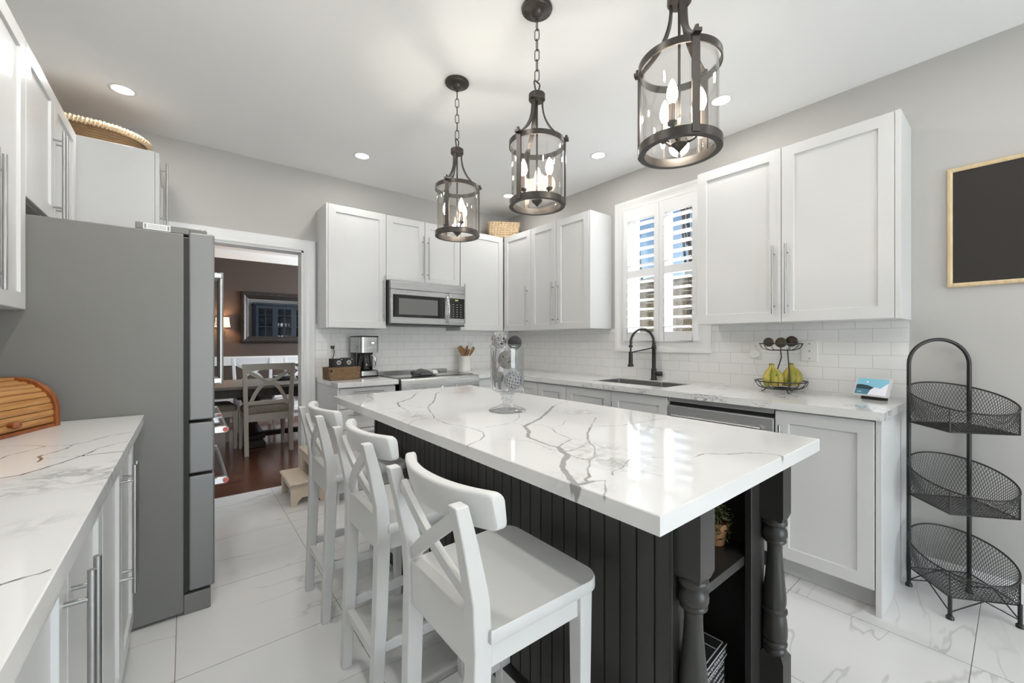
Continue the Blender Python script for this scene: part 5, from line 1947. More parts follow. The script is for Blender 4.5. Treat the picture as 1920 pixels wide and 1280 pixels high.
# outlets
PLATE = pm('white_plastic_plate', (0.78, 0.775, 0.75), 0.3, noise=0.01, scale=10)
SLOT = pm('dark_socket_slot', (0.06, 0.06, 0.06), 0.5, noise=0.05)


def outlet(label, face, x, y, z, w=0.072, h=0.116, kind='duplex', cat='outlet'):
    t = thing('wall_outlet', label, cat, (x, y, z), FACE[face])
    MB().box(-w / 2, w / 2, -0.006, 0, -h / 2, h / 2).build('plate', PLATE, t, bevel=0.002)
    if kind == 'duplex':
        for s in (-1, 1):
            f_ = MB().lathe([(0.017, 0), (0.017, 0.002), (0.016, 0.0025), (0.0, 0.0025)], 20, Matrix.Translation((0, -0.006, s * 0.0195)) @ Matrix.Rotation(R(90), 4, 'X')).build('socket', PLATE, t, smooth=40)
            MB().box(-0.007, -0.005, -0.009, -0.008, s * 0.0195, s * 0.0195 + 0.008).box(0.005, 0.007, -0.009, -0.008, s * 0.0195, s * 0.0195 + 0.008).box(-0.0018, 0.0018, -0.009, -0.008, s * 0.0195 - 0.009, s * 0.0195 - 0.005).build('slots', SLOT, f_)
    elif kind == 'decora':
        MB().box(-0.017, 0.017, -0.0085, -0.005, -0.033, 0.033).build('socket', PLATE, t, bevel=0.001)
    elif kind == 'blank':
        for zz in (-0.045, 0, 0.045):
            MB().lathe([(0.0048, 0), (0.0048, 0.0015), (0.0, 0.0025)], 10, Matrix.Translation((0.002, -0.006, zz)) @ Matrix.Rotation(R(90), 4, 'X')).build('screw', HANDLE, t, smooth=40)
    return t


ob = YB - 0.0072
t = outlet('white wall outlet with a black plug, above the straw box', 'back', 1.012, ob, 1.155)
pl = thing('power_cord', 'short black cord plugged into the outlet above the straw box', 'cord', (1.012, ob - 0.0092, 1.176))
MB().box(-0.014, 0.014, -0.030, -0.0008, -0.014, 0.012).build('plug', BLACKPL, pl, bevel=0.004)
MB().tube([(0.004, -0.024, -0.01), (0.012, -0.03, -0.04), (0.004, -0.034, -0.075), (-0.004, -0.036, -0.10), (0.0, -0.04, -0.15), (0.02, -0.05, -0.22), (0.06, -0.05, -0.258)], 0.0035, n=8).build('cable', BLACKPL, pl, smooth=60)
outlet('white outlet on the tiles above the utensil crock', 'back', 2.466, ob, 1.175)
orx = XR - 0.0072
outlet('white outlet on the tiles behind the vase', 'right', orx, 2.72, 1.16, kind='decora')
ot = outlet('white outlet with a round white adapter, left of the fruit stand', 'right', orx, 1.112, 1.168)
pg = thing('plug_adapter', 'round white plug-in adapter in the outlet left of the fruit stand', 'adapter', (orx - 0.0092, 1.112, 1.146), FACE['right'])
MB().lathe([(0.0, 0.0), (0.026, 0.0), (0.028, 0.006), (0.026, 0.030), (0.0, 0.032)], 24, Matrix.Rotation(R(90), 4, 'X')).build('body', PLATE, pg, smooth=40)
MB().tube([(0.0, -0.02, -0.026), (0.0, -0.022, -0.06), (0.01, -0.02, -0.12), (0.05, -0.018, -0.2), (0.10, -0.02, -0.228)], 0.002, n=6).build('cable', PLATE, pg, smooth=60)
outlet('wide blank white wall plate with three screws, right of the fruit stand', 'right', orx, 0.815, 1.166, w=0.085, h=0.125, kind='blank', cat='wall plate')

# utensil crock and wooden utensils
CKX, CKY = 2.30, 3.665
CERAM = pm('cream_ceramic', (0.80, 0.785, 0.75), 0.35, noise=0.03, scale=15)
t = thing('utensil_crock', 'cream ceramic crock full of wooden utensils right of the range', 'crock', (CKX, CKY, CTZ))
MB().lathe([(0.0, 0), (0.066, 0), (0.068, 0.004), (0.066, 0.010), (0.064, 0.014), (0.065, 0.140), (0.069, 0.146), (0.070, 0.156), (0.066, 0.160), (0.060, 0.160), (0.059, 0.02), (0.0, 0.015)], 36, cap=False).build('body', CERAM, t, smooth=40)


def utensil(label, foot, tip, wd, th, head, shape, nm='wooden_spoon'):
    a, b = Vector((CKX, CKY, CTZ)) + Vector(foot), Vector((CKX, CKY, CTZ)) + Vector(tip)
    t = thing(nm, label, 'utensil', tuple(a), 0, 'wooden utensils in the crock')
    d = (b - a)
    L = d.length
    dn = d.normalized()
    hs = 1 - head / L
    MB().tube([Vector((0, 0, 0)), d * hs], [0.005, 0.006], n=8).build('handle', SPOONW, t, smooth=50)
    side_ = Vector((1, 0, 0)) - dn * dn.x
    side_.normalize()
    nrm_ = dn.cross(side_)
    m = MB()
    rings = []
    for k in range(9):
        u = k / 8
        if shape == 'spatula':
            w = wd * (0.35 + 0.65 * min(1, u * 2.2)) * (1 if u < 0.97 else 0.8)
        else:
            w = wd * max(0.12, math.sin(PI * (0.08 + 0.86 * u)) ** 0.6)
        c = d * (hs + (1 - hs) * u)
        bow = nrm_ * (0.006 * math.sin(PI * u) if shape == 'spoon' else 0)
        rings.append([c + bow + side_ * (w * math.cos(q)) + nrm_ * (th * math.sin(q)) for q in [2 * PI * i / 12 for i in range(12)]])
    m.loft(rings)
    m.build('head', SPOONW, t, smooth=60)


utensil('wooden spatula leaning to the left in the crock', (0.03, -0.03, 0.022), (-0.088, -0.03, 0.262), 0.026, 0.004, 0.105, 'spatula', 'wooden_spatula')
utensil('broad wooden spoon standing second from the left in the crock', (0.01, 0.018, 0.022), (-0.016, 0.018, 0.243), 0.031, 0.004, 0.09, 'spoon')
utensil('tall slim wooden spoon in the middle of the crock', (-0.01, 0.038, 0.022), (0.056, 0.038, 0.268), 0.019, 0.004, 0.11, 'spoon')
utensil('small wooden spoon between the tall slim one and the right-leaning one', (-0.02, 0.012, 0.022), (0.066, 0.012, 0.232), 0.015, 0.004, 0.085, 'spoon')
utensil('wooden spatula leaning to the right in the crock', (-0.036, -0.012, 0.022), (0.100, -0.022, 0.252), 0.019, 0.004, 0.11, 'spatula', 'wooden_spatula')

# oven mitt on the range
MITT = pm('grey_quilted_cloth', (0.10, 0.10, 0.10), 0.9, noise=0.3, scale=50, bump=0.5)
MITTW = pm('white_cotton_cuff', (0.72, 0.72, 0.70), 0.9, noise=0.05, scale=60, bump=0.3)
t = thing('oven_mitt', 'grey oven mitt with a white cuff lying on the range top', 'oven mitt', (1.66, 3.36, 0.9220), R(8))
rings = []
for k in range(13):
    u = k / 12
    x = -0.10 + 0.18 * u
    w = 0.062 * (math.sin(PI * min(1, 0.12 + u * 0.55)) ** 0.7)
    hh = 0.022 + 0.006 * math.sin(5 * u)
    rings.append([(x, w * math.cos(a), max(0.001, hh * (1 + math.sin(a)) * (1 + 0.2 * math.sin(3 * a + 4 * u)))) for a in [2 * PI * i / 16 for i in range(16)]])
MB().loft(rings).build('hand', MITT, t, smooth=70)
rings = []
for k in range(7):
    u = k / 6
    x = -0.06 + 0.085 * u
    rings.append([(x, -0.055 - 0.035 * u + 0.020 * math.cos(a), max(0.001, 0.013 * (1 + math.sin(a)))) for a in [2 * PI * i / 12 for i in range(12)]])
MB().loft(rings).build('thumb', MITT, t, smooth=70)
rings = []
for k in range(6):
    u = k / 5
    x = 0.076 + 0.05 * u
    rings.append([(x, (0.060 + 0.006 * math.sin(4 * a)) * math.cos(a), max(0.001, (0.024 + 0.004 * math.sin(3 * a)) * (1 + math.sin(a)))) for a in [2 * PI * i / 18 for i in range(18)]])
MB().loft(rings).build('cuff', MITTW, t, smooth=70)

# two-tier fruit stand
FX_, FY_ = 2.862, 0.925
t = thing('fruit_stand', 'two-tier black wire fruit stand on the right worktop', 'fruit stand', (FX_, FY_, CTZ), R(-38))
# local x is across the camera's view
m = MB()
R1, R0 = 0.142, 0.070
ZB0, ZR0 = 0.022, 0.068
ZB1, ZR1 = 0.258, 0.298


def wire_bowl(nm, rr, rb, zr, zb, nw):
    m = MB()
    m.tube([(rr * math.cos(a), rr * math.sin(a), zr) for a in [2 * PI * k / 40 for k in range(40)]], 0.0035, n=6, closed=True)
    m.tube([(rb * math.cos(a), rb * math.sin(a), zb) for a in [2 * PI * k / 32 for k in range(32)]], 0.003, n=6, closed=True)
    m.tube([(rb * 0.5 * math.cos(a), rb * 0.5 * math.sin(a), zb) for a in [2 * PI * k / 24 for k in range(24)]], 0.002, n=5, closed=True)
    for k in range(nw):
        a = 2 * PI * k / nw + 0.1
        pts = []
        for q in range(7):
            u = q / 6
            r_ = rb + (rr - rb) * math.sin(u * PI / 2) ** 1.0
            z = zb + (zr - zb) * (1 - math.cos(u * PI / 2))
            pts.append((r_ * math.cos(a), r_ * math.sin(a), z))
        m.tube(pts, 0.0018, n=5)
    for k in range(2):
        a = PI * k / 2
        m.tube([(-rb * math.cos(a), -rb * math.sin(a), zb), (rb * math.cos(a), rb * math.sin(a), zb)], 0.002, n=5)
    return m.build(nm, BLACKM, t, smooth=60)


wire_bowl('lower_basket', 0.137, 0.078, ZR0, ZB0, 16)
wire_bowl('upper_basket', 0.112, 0.062, ZR1, ZB1, 14)
m = MB()
m.tube([(-0.004, -0.078, ZB0), (0.0, -0.082, 0.08), (0.0, -0.062, ZB1)], 0.0035, n=7)
m.tube([(0.0, 0.078, ZB0), (0.03, 0.082, 0.12), (0.045, 0.06, 0.21), (0.03, 0.045, ZB1)], 0.0035, n=7)
m.build('upright', BLACKM, t, smooth=60)
for a in (R(-100), R(20), R(140)):
    m = MB()
    c, s_ = math.cos(a), math.sin(a)
    m.tube([(0.076 * c, 0.076 * s_, ZB0), (0.084 * c, 0.084 * s_, 0.012), (0.090 * c, 0.090 * s_, 0.0045), (0.102 * c, 0.102 * s_, 0.0035)], 0.0034, n=7)
    m.build('foot', BLACKM, t, smooth=60)


def stand_pt(x, y, z):
    c, s_ = math.cos(R(-38)), math.sin(R(-38))
    return (FX_ + c * x - s_ * y, FY_ + s_ * x + c * y, CTZ + z)


AVO = pm('dark_avocado_skin', (0.040, 0.030, 0.020), 0.55, noise=0.5, scale=45, bump=0.6, bscale=160)
AVOG = pm('green_brown_avocado_skin', (0.060, 0.056, 0.022), 0.55, noise=0.4, scale=40, bump=0.6, bscale=160)


def avocado(label, pos, r, tilt, mat):
    t = thing('avocado', label, 'avocado', stand_pt(*pos), R(-38), 'avocados on the upper tier')
    prof = []
    for k in range(17):
        u = k / 16
        rr = r * (math.sin(PI * u) ** 0.75) * (1.0 - 0.26 * u)
        prof.append((max(1e-6, rr), -r * 1.1 + 2.2 * r * u))
    M = Matrix.Rotation(tilt[0], 4, 'X') @ Matrix.Rotation(tilt[1], 4, 'Y')
    MB().lathe(prof, 20, M, cap=False).build('fruit', mat, t, smooth=80)
    MB().lathe([(0.0, 0.0), (0.004, 0.0), (0.003, 0.006), (0.0, 0.006)], 8, M @ Matrix.Translation((0, 0, 1.1 * r - 0.001))).build('stem', TERRA, t, smooth=50)


avocado('smallest dark avocado, at the window end of the upper tier', (-0.074, 0.000, 0.307), 0.032, (R(80), R(5)), AVO)
avocado('greenish avocado in the middle of the upper tier', (-0.005, -0.012, 0.304), 0.036, (R(100), R(-8)), AVOG)
avocado('largest dark avocado, at the wire-rack end of the upper tier', (0.071, 0.002, 0.312), 0.038, (R(85), R(4)), AVO)

BAN = bpy.data.materials.new('ripening_banana_skin')
BAN.use_nodes = True
_nt = BAN.node_tree
_b = _nt.nodes['Principled BSDF']
_b.inputs['Roughness'].default_value = 0.5
_tc = node(_nt, 'ShaderNodeTexCoord')
_n1 = node(_nt, 'ShaderNodeTexNoise', Scale=14.0, Detail=3.0)
_n2 = node(_nt, 'ShaderNodeTexNoise', Scale=48.0, Detail=2.0)
_nt.links.new(_tc.outputs['Object'], _n1.inputs['Vector'])
_nt.links.new(_tc.outputs['Object'], _n2.inputs['Vector'])
_r1 = node(_nt, 'ShaderNodeValToRGB')
_r1.color_ramp.elements[0].position = 0.35
_r1.color_ramp.elements[0].color = (*lin((140, 138, 46)), 1)
_r1.color_ramp.elements[1].position = 0.62
_r1.color_ramp.elements[1].color = (*lin((192, 168, 84)), 1)
_nt.links.new(_n1.outputs[0], _r1.inputs[0])
_r2 = node(_nt, 'ShaderNodeMapRange')
_r2.inputs[1].default_value = 0.66
_r2.inputs[2].default_value = 0.71
_nt.links.new(_n2.outputs[0], _r2.inputs[0])
_mx = node(_nt, 'ShaderNodeMix', data_type='RGBA')
_mx.inputs[7].default_value = (*lin((84, 58, 30)), 1)
_nt.links.new(_r2.outputs[0], _mx.inputs[0])
_nt.links.new(_r1.outputs[0], _mx.inputs[6])
_nt.links.new(_mx.outputs[2], _b.inputs['Base Color'])
BANST = pm('brown_banana_stem', lin((118, 108, 50)), 0.7, noise=0.3, scale=60)


def bananas(label, pos, offs, rot, h=0.145):
    t = thing('banana_bunch', label, 'bananas', stand_pt(*pos), R(-38) + rot, 'banana bunches on the lower tier')
    for i, (ang, spread, ln) in enumerate(offs):
        M = Matrix.Rotation(ang, 4, 'Z')
        pts, rad = [], []
        for k in range(13):
            u = k / 12
            q_ = min(1, max(0, (u + 0.02) / 0.64))
            x = 0.0065 + (spread - 0.006) * q_ * q_ * (3 - 2 * q_) - 0.014 * max(0, (u - 0.70) / 0.30) ** 2
            z = h - ln * u * (1.0 - 0.06 * u)
            pts.append((x, 0, z))
            if u < 0.22:
                r_ = 0.0082 + 0.0013 * u / 0.22
            else:
                v = (u - 0.22) / 0.78
                r_ = 0.0095 + 0.0125 * math.sin(PI * min(1, v * 0.92 + 0.04)) ** 0.55 - 0.0125 * max(0, v - 0.9) * 9
            rad.append(max(0.003, r_))
        MB().tube(pts, rad, n=8, M=M).build('banana', BAN, t, smooth=60)
    MB().lathe([(0.0, h - 0.012), (0.0145, h - 0.012), (0.0150, h + 0.004), (0.012, h + 0.007), (0.0, h + 0.008)], 14).build('stem', BANST, t, smooth=40)


bananas('banana bunch at the window end of the lower tier', (-0.064, -0.012, 0.024), [(R(200), 0.042, 0.142), (R(255), 0.038, 0.138), (R(310), 0.041, 0.136), (R(20), 0.028, 0.130), (R(95), 0.03, 0.135)], 0)
bananas('banana bunch at the wire-rack end of the lower tier', (0.060, -0.004, 0.024), [(R(190), 0.038, 0.142), (R(240), 0.036, 0.138), (R(290), 0.034, 0.136), (R(340), 0.040, 0.134), (R(80), 0.03, 0.135)], 0, 0.147)

# smart display
t = thing('smart_display', 'small white smart display leaning on its dark base at the worktop end', 'smart display', (2.872, 0.500, CTZ), FACE['right'] - R(20))
FABR = pm('charcoal_fabric', (0.035, 0.033, 0.032), 0.9, noise=0.3, scale=200, bump=0.3)
m = MB()
m.loft([rrect(0.055, 0.030, 0.022, 0.0, dy=0.02), rrect(0.054, 0.028, 0.02, 0.012, dy=0.02), rrect(0.045, 0.012, 0.011, 0.062, dy=0.022)])
m.build('base', FABR, t, smooth=50)
tilt = Matrix.Translation((0, -0.012, 0.016)) @ Matrix.Rotation(R(-24), 4, 'X')
SCRW = pm('white_bezel', (0.76, 0.76, 0.76), 0.25, noise=0.01)
bz = MB()
bz.loft([[(p[0], -0.0, p[1] + 0.054) for p in rrect(0.083, 0.054, 0.012, 0)], [(p[0], -0.008, p[1] + 0.054) for p in rrect(0.083, 0.054, 0.012, 0)]], M=tilt)
so = bz.build('screen_panel', SCRW, t, smooth=40)
sky_s = emit('display_sky', lin((118, 172, 190)), 0.5)
dk_s = emit('display_dark_shore', lin((34, 54, 64)), 0.6)
wh_s = emit('display_pale_shapes', lin((206, 208, 216)), 0.5)
tl_s = emit('display_teal_water', lin((62, 108, 122)), 0.6)


def on_screen(nm, poly, mat, lift):
    MB().add([tilt @ Vector((x, -0.0083 - lift, z)) for x, z in poly], [tuple(range(len(poly)))]).build(nm, mat, so)


on_screen('display_image', [(-0.074, 0.009), (0.070, 0.009), (0.070, 0.099), (-0.074, 0.099)], sky_s, 0.0)
on_screen('display_water', [(-0.074, 0.009), (0.020, 0.009), (0.0, 0.042), (-0.074, 0.042)], tl_s, 0.0002)
on_screen('display_hills', [(-0.074, 0.040), (0.0, 0.036), (0.01, 0.050), (-0.02, 0.060), (-0.05, 0.064), (-0.074, 0.061)], dk_s, 0.0003)
on_screen('display_dune', [(-0.012, 0.009), (0.072 - 0.002, 0.009), (0.070, 0.078), (0.052, 0.060), (0.040, 0.046), (0.012, 0.052), (-0.004, 0.036)], wh_s, 0.0004)
on_screen('display_moon', [(-0.026 + 0.005 * math.cos(2 * PI * k / 16), 0.079 + 0.005 * math.sin(2 * PI * k / 16)) for k in range(16)], wh_s, 0.0004)
text_mesh('2:41', 0.013, tilt @ Matrix.Translation((-0.052, -0.0090, 0.021)) @ Matrix.Rotation(R(90), 4, 'X'), wh_s, 'display_clock', so, 0.0001)

# bread box in the corner by the refrigerator
t = thing('bread_box', 'honey wooden roll-top bread box on the left worktop against the refrigerator', 'bread box', (-0.362, 2.235, CTZ), R(90 - 22))
# local x along the front (0 = right end, negative to the left), local y backwards
BL, BD, BH = 0.40, 0.195, 0.182


def arch(y0, d, h, rr, n=14):
    """side outline: straight low front, quarter-round to the top, flat top, back"""
    pts = [(y0, 0.0), (y0, h - rr)]
    for k in range(1, n + 1):
        a = PI / 2 * k / n
        pts.append((y0 + rr - rr * math.cos(a), h - rr + rr * math.sin(a)))
    pts += [(y0 + d, h), (y0 + d, 0.0)]
    return pts


for nm, xa, xb in (('side_panel', -0.018, 0.0), ('side_panel', -BL, -BL + 0.018)):
    poly = arch(0, BD, BH, 0.125)
    MB().loft([[(x, y, z) for y, z in poly] for x in (xa, xb)]).build(nm, CHERRY, t, bevel=0.002)
MB().box(-BL + 0.018, -0.018, 0.004, BD - 0.004, 0.0, 0.012).box(-BL + 0.018, -0.018, BD - 0.012, BD - 0.002, 0.012, BH - 0.004).build('base', CHERRY, t, bevel=0.001)
MB().box(-BL + 0.0185, -0.0185, 0.118, BD - 0.004, BH - 0.012, BH - 0.001).build('top_board', BAMBOO, t, bevel=0.003)
poly = arch(0.012, BD, BH - 0.014, 0.116, 40)[:-2]
acc = [0]
for a, b in zip(poly[:-1], poly[1:]):
    acc.append(acc[-1] + math.hypot(b[0] - a[0], b[1] - a[1]))


def along(s):
    for i in range(len(poly) - 1):
        if acc[i + 1] >= s:
            u = (s - acc[i]) / max(1e-9, acc[i + 1] - acc[i])
            return Vector((0, poly[i][0] + u * (poly[i + 1][0] - poly[i][0]), poly[i][1] + u * (poly[i + 1][1] - poly[i][1])))
    return Vector((0, *poly[-1]))


rt = thing('roll_top', None, None, (0, 0, 0))
rt.parent = t
ns = 9
s0, s1 = 0.014, acc[-1]
for k in range(ns):
    sa, sb = s0 + (s1 - s0) * k / ns, s0 + (s1 - s0) * (k + 1) / ns
    a, b = along(sa + 0.0012), along(sb - 0.0012)
    c = (a + b) / 2
    d = (b - a)
    nrm = Vector((0, -d.z, d.y)).normalized()
    m = MB()
    sec = []
    for q in range(7):
        u = q / 6
        sec.append(a + d * u + nrm * (0.0035 * math.sin(PI * u)))
    sec += [b - nrm * 0.006, a - nrm * 0.006]
    m.loft([[(x, p.y, p.z) for p in sec] for x in (-BL + 0.0185, -0.0185)])
    m.build('slat', BAMBOO, rt, smooth=40)
kb = along(0.038)
MB().lathe([(0.0, -0.004), (0.009, -0.004), (0.008, 0.006), (0.013, 0.012), (0.014, 0.018), (0.010, 0.025), (0.0, 0.027)], 18, Matrix.Translation((-0.20, kb.y - 0.003, kb.z)) @ Matrix.Rotation(R(90), 4, 'X')).build('knob', CHERRY, rt, smooth=50)

# baskets on the cabinets
t = thing('storage_basket', 'pale woven rectangular basket on the corner wall cabinets', 'basket', (2.765, 3.610, UZ1 + 0.005), R(-32))
woven_basket(t, 0.165, 0.105, 0.165, 0.02, 7, 0.0085, STRAWL, None, 0.86, 0.034, 5)
t = thing('wicker_tray', 'oval brown wicker tray with a thick pale rim on the pantry top', 'basket', (-0.47, 3.545, LZ + 0.005), R(0))
m = woven_basket(t, 0.27, 0.20, 0.11, 0.195, 8, 0.003, STRAWB, None, 0.93, 0.05, 6)
m = MB()
base = path_rrect(0.285, 0.215, 0.21, 48)
m.tube([p + Vector((0, 0, 0.118)) for p in base], 0.014, n=8, closed=True)
L = 0
pts = []
dens = []
for i, p in enumerate(base):
    q = base[(i + 1) % len(base)]
    for s in range(4):
        dens.append(p.lerp(q, s / 4))
for i, p in enumerate(dens):
    q = dens[(i + 1) % len(dens)]
    L += (q - p).length
    nrm = (q - p).normalized().cross(Vector((0, 0, 1))) if (q - p).length > 1e-9 else nrm
    ph = 2 * PI * L / 0.017
    pts.append(p + nrm * (0.0145 * math.cos(ph)) + Vector((0, 0, 0.118 + 0.0145 * math.sin(ph))))
m.tube(pts, 0.006, n=5, closed=True)
m.build('wrapped_rim', STRAWL, t, smooth=60)

# ================================================================ wire rack, chalkboard
RA, RB_, RC, RD_ = Vector((2.835, 0.352, 0)), Vector((2.985, 0.158, 0)), Vector((2.636, 0.196, 0)), Vector((2.790, 0.002, 0))
ctr = (RA + RB_ + RC + RD_) / 4
t = thing('wire_basket_rack', 'black three-tier wire basket stand against the grey wall', 'wire rack', tuple(ctr))
A, B, C_, D_ = RA - ctr, RB_ - ctr, RC - ctr, RD_ - ctr
ZTOP = 1.235
half = (B - A) / 2
mid = (A + B) / 2
arcp = [A + Vector((0, 0, 0.006))]
zs = ZTOP - half.length
for k in range(1, 8):
    arcp.append(A + Vector((0, 0, zs * k / 8)))
for k in range(21):
    a = PI * k / 20
    arcp.append(mid - half * math.cos(a) + Vector((0, 0, zs + half.length * math.sin(a))))
for k in range(7, 0, -1):
    arcp.append(B + Vector((0, 0, zs * k / 8)))
arcp.append(B + Vector((0, 0, 0.006)))
MB().tube(arcp, 0.0085, n=12).build('arched_frame', BLACKM, t, smooth=60)
for p in (C_, D_):
    MB().tube([p + Vector((0, 0, 0.006)), p + Vector((0, 0, 0.10))], 0.0075, n=10).build('front_leg', BLACKM, t, smooth=60)
for p in (A, B, C_, D_):
    MB().lathe([(0.0, 0), (0.014, 0), (0.014, 0.010), (0.010, 0.016), (0.0, 0.018)], 14, Matrix.Translation(p)).build('foot_cap', BLACKPL, t, smooth=40)
m = MB()
q4 = [A, C_, D_, B]
for i in range(4):
    p, q = q4[i], q4[(i + 1) % 4]
    mm_ = (p + q) / 2 + Vector((0, 0, 0.095))
    m.tube([p + Vector((0, 0, 0.03)), mm_], 0.0028, n=6).tube([q + Vector((0, 0, 0.03)), mm_], 0.0028, n=6)
m.build('brace', BLACKM, t, smooth=60)
rc = ((A - D_).length / 2)
for z0_, rimA, rimC in ((0.095, 0.285, 0.205), (0.462, 0.648, 0.566), (0.824, 1.004, 0.928)):
    bk = None

    def rim_z(p):
        f_ = (p - (A + B) / 2).dot((C_ + D_) / 2 - (A + B) / 2) / ((C_ + D_) / 2 - (A + B) / 2).length_squared
        return rimA + (rimC - rimA) * f_

    def rim_pt(a):
        p = Vector((rc * math.cos(a), rc * math.sin(a), 0))
        return p + Vector((0, 0, rim_z(p)))
    ang = [math.atan2(p.y, p.x) for p in (A, C_, D_, B)]

    def bot_pt(a):
        # the point of the bottom square in direction a
        d = Vector((math.cos(a), math.sin(a), 0))
        best = None
        for i in range(4):
            p, q = q4[i], q4[(i + 1) % 4]
            e = q - p
            den = d.x * e.y - d.y * e.x
            if abs(den) < 1e-9:
                continue
            s = (p.x * e.y - p.y * e.x) / den
            u = (p.x * d.y - p.y * d.x) / den
            if s > 0 and -1e-6 <= u <= 1 + 1e-6:
                best = d * s
        return best + Vector((0, 0, z0_))
    m = MB().tube([rim_pt(2 * PI * k / 64) for k in range(64)], 0.0036, n=7, closed=True)
    m.tube([p + Vector((0, 0, z0_)) for p in q4], 0.0030, n=6, closed=True)
    for a in ang:
        m.tube([bot_pt(a), rim_pt(a)], 0.0030, n=6)
    bk = m.build('basket', BLACKM, t, smooth=60)
    m = MB()
    N = 84
    for sgn in (-1, 1):
        for k in range(N):
            a0 = 2 * PI * k / N
            pts = []
            for s in range(9):
                u = s / 8
                a = a0 + sgn * u * 0.52
                pts.append(bot_pt(a).lerp(rim_pt(a), u))
            m.tube(pts, 0.0011, n=3, cap=False)
    e1, e2 = C_ - A, B - A
    n2 = 17
    P0 = A + Vector((0, 0, z0_))
    for k in range(-n2 + 1, n2):
        # both diagonal families across the square floor
        pts = []
        for fam in (0, 1):
            u0, u1 = max(0, k / n2), min(1, 1 + k / n2)
            if u1 - u0 < 1e-6:
                continue
            if fam == 0:
                a_, b_ = P0 + e1 * u0 + e2 * (u0 - k / n2), P0 + e1 * u1 + e2 * (u1 - k / n2)
            else:
                a_, b_ = P0 + e1 * u0 + e2 * (1 - (u0 - k / n2)), P0 + e1 * u1 + e2 * (1 - (u1 - k / n2))
            m.tube([a_, b_], 0.0011, n=3, cap=False)
    m.build('wire_mesh', BLACKM, bk)

t = thing('chalkboard', 'blank black chalkboard in a pale wooden frame on the right wall', 'chalkboard', (XR, 0.233, 1.495), FACE['right'])
BOARD = pm('black_chalkboard_surface', lin((46, 42, 38)), 0.75, noise=0.12, scale=5)
cw, chh = 0.90, 0.593
MB().box(0.015, cw - 0.015, -0.012, -0.002, 0.015, chh - 0.015).build('board', BOARD, t)
m = MB()
fw = 0.022
fr_ = [(0, 0), (0.020, 0), (0.020, -0.016), (0.012, -0.020), (0.004, -0.018), (0, -0.014)]
P = [Vector((0, 0, 0)), Vector((cw, 0, 0)), Vector((cw, 0, chh)), Vector((0, 0, chh))]
rings = []
for i in range(4):
    ix = 1 if i in (0, 3) else -1
    iz = 1 if i in (0, 1) else -1
    rings.append([P[i] + Vector((ix * u, v - 0.001, iz * u)) for u, v in fr_])
rings.append(rings[0])
m.loft(rings, cap=False)
m.build('frame', FRAMEW, t, smooth=30)

# step stool by the doorway
t = thing('step_stool', 'whitewashed wooden two-step stool standing by the doorway', 'step stool', (0.60, 3.36, 0))
sw = 0.40
MB().box(-0.004, 0.150, -0.012, sw, 0.158, 0.180).build('step', WOODL, t, bevel=0.008)
MB().box(0.135, 0.275, -0.012, sw, 0.335, 0.357).build('step', WOODL, t, bevel=0.008)
for yy in (0.012, sw - 0.036):
    poly = [(0.008, 0.0), (0.045, 0.0), (0.060, 0.03), (0.085, 0.055), (0.16, 0.055), (0.20, 0.03), (0.215, 0.0), (0.262, 0.0), (0.262, 0.335), (0.142, 0.335), (0.142, 0.158), (0.008, 0.158)]
    MB().loft([[(x, y, z) for x, z in poly] for y in (yy, yy + 0.022)]).build('side_board', WOODL, t, bevel=0.002)
MB().box(0.02, 0.032, 0.034, sw - 0.036, 0.10, 0.158).box(0.16, 0.172, 0.034, sw - 0.036, 0.25, 0.335).build('cross_board', WOODL, t)

# ================================================================ dining room
CHAIRG = pm('antique_white_chair_paint', lin((204, 198, 186)), 0.45, noise=0.04, scale=10)
CHAIRW = pm('white_chair_paint', (0.82, 0.82, 0.83), 0.4, noise=0.02, scale=10)
CUSH = pm('patterned_grey_cushion', lin((150, 140, 126)), 0.9, noise=0.5, scale=45, bump=0.3)
CUSHD = pm('dark_grey_cushion', lin((78, 76, 76)), 0.9, noise=0.25, scale=40, bump=0.3)


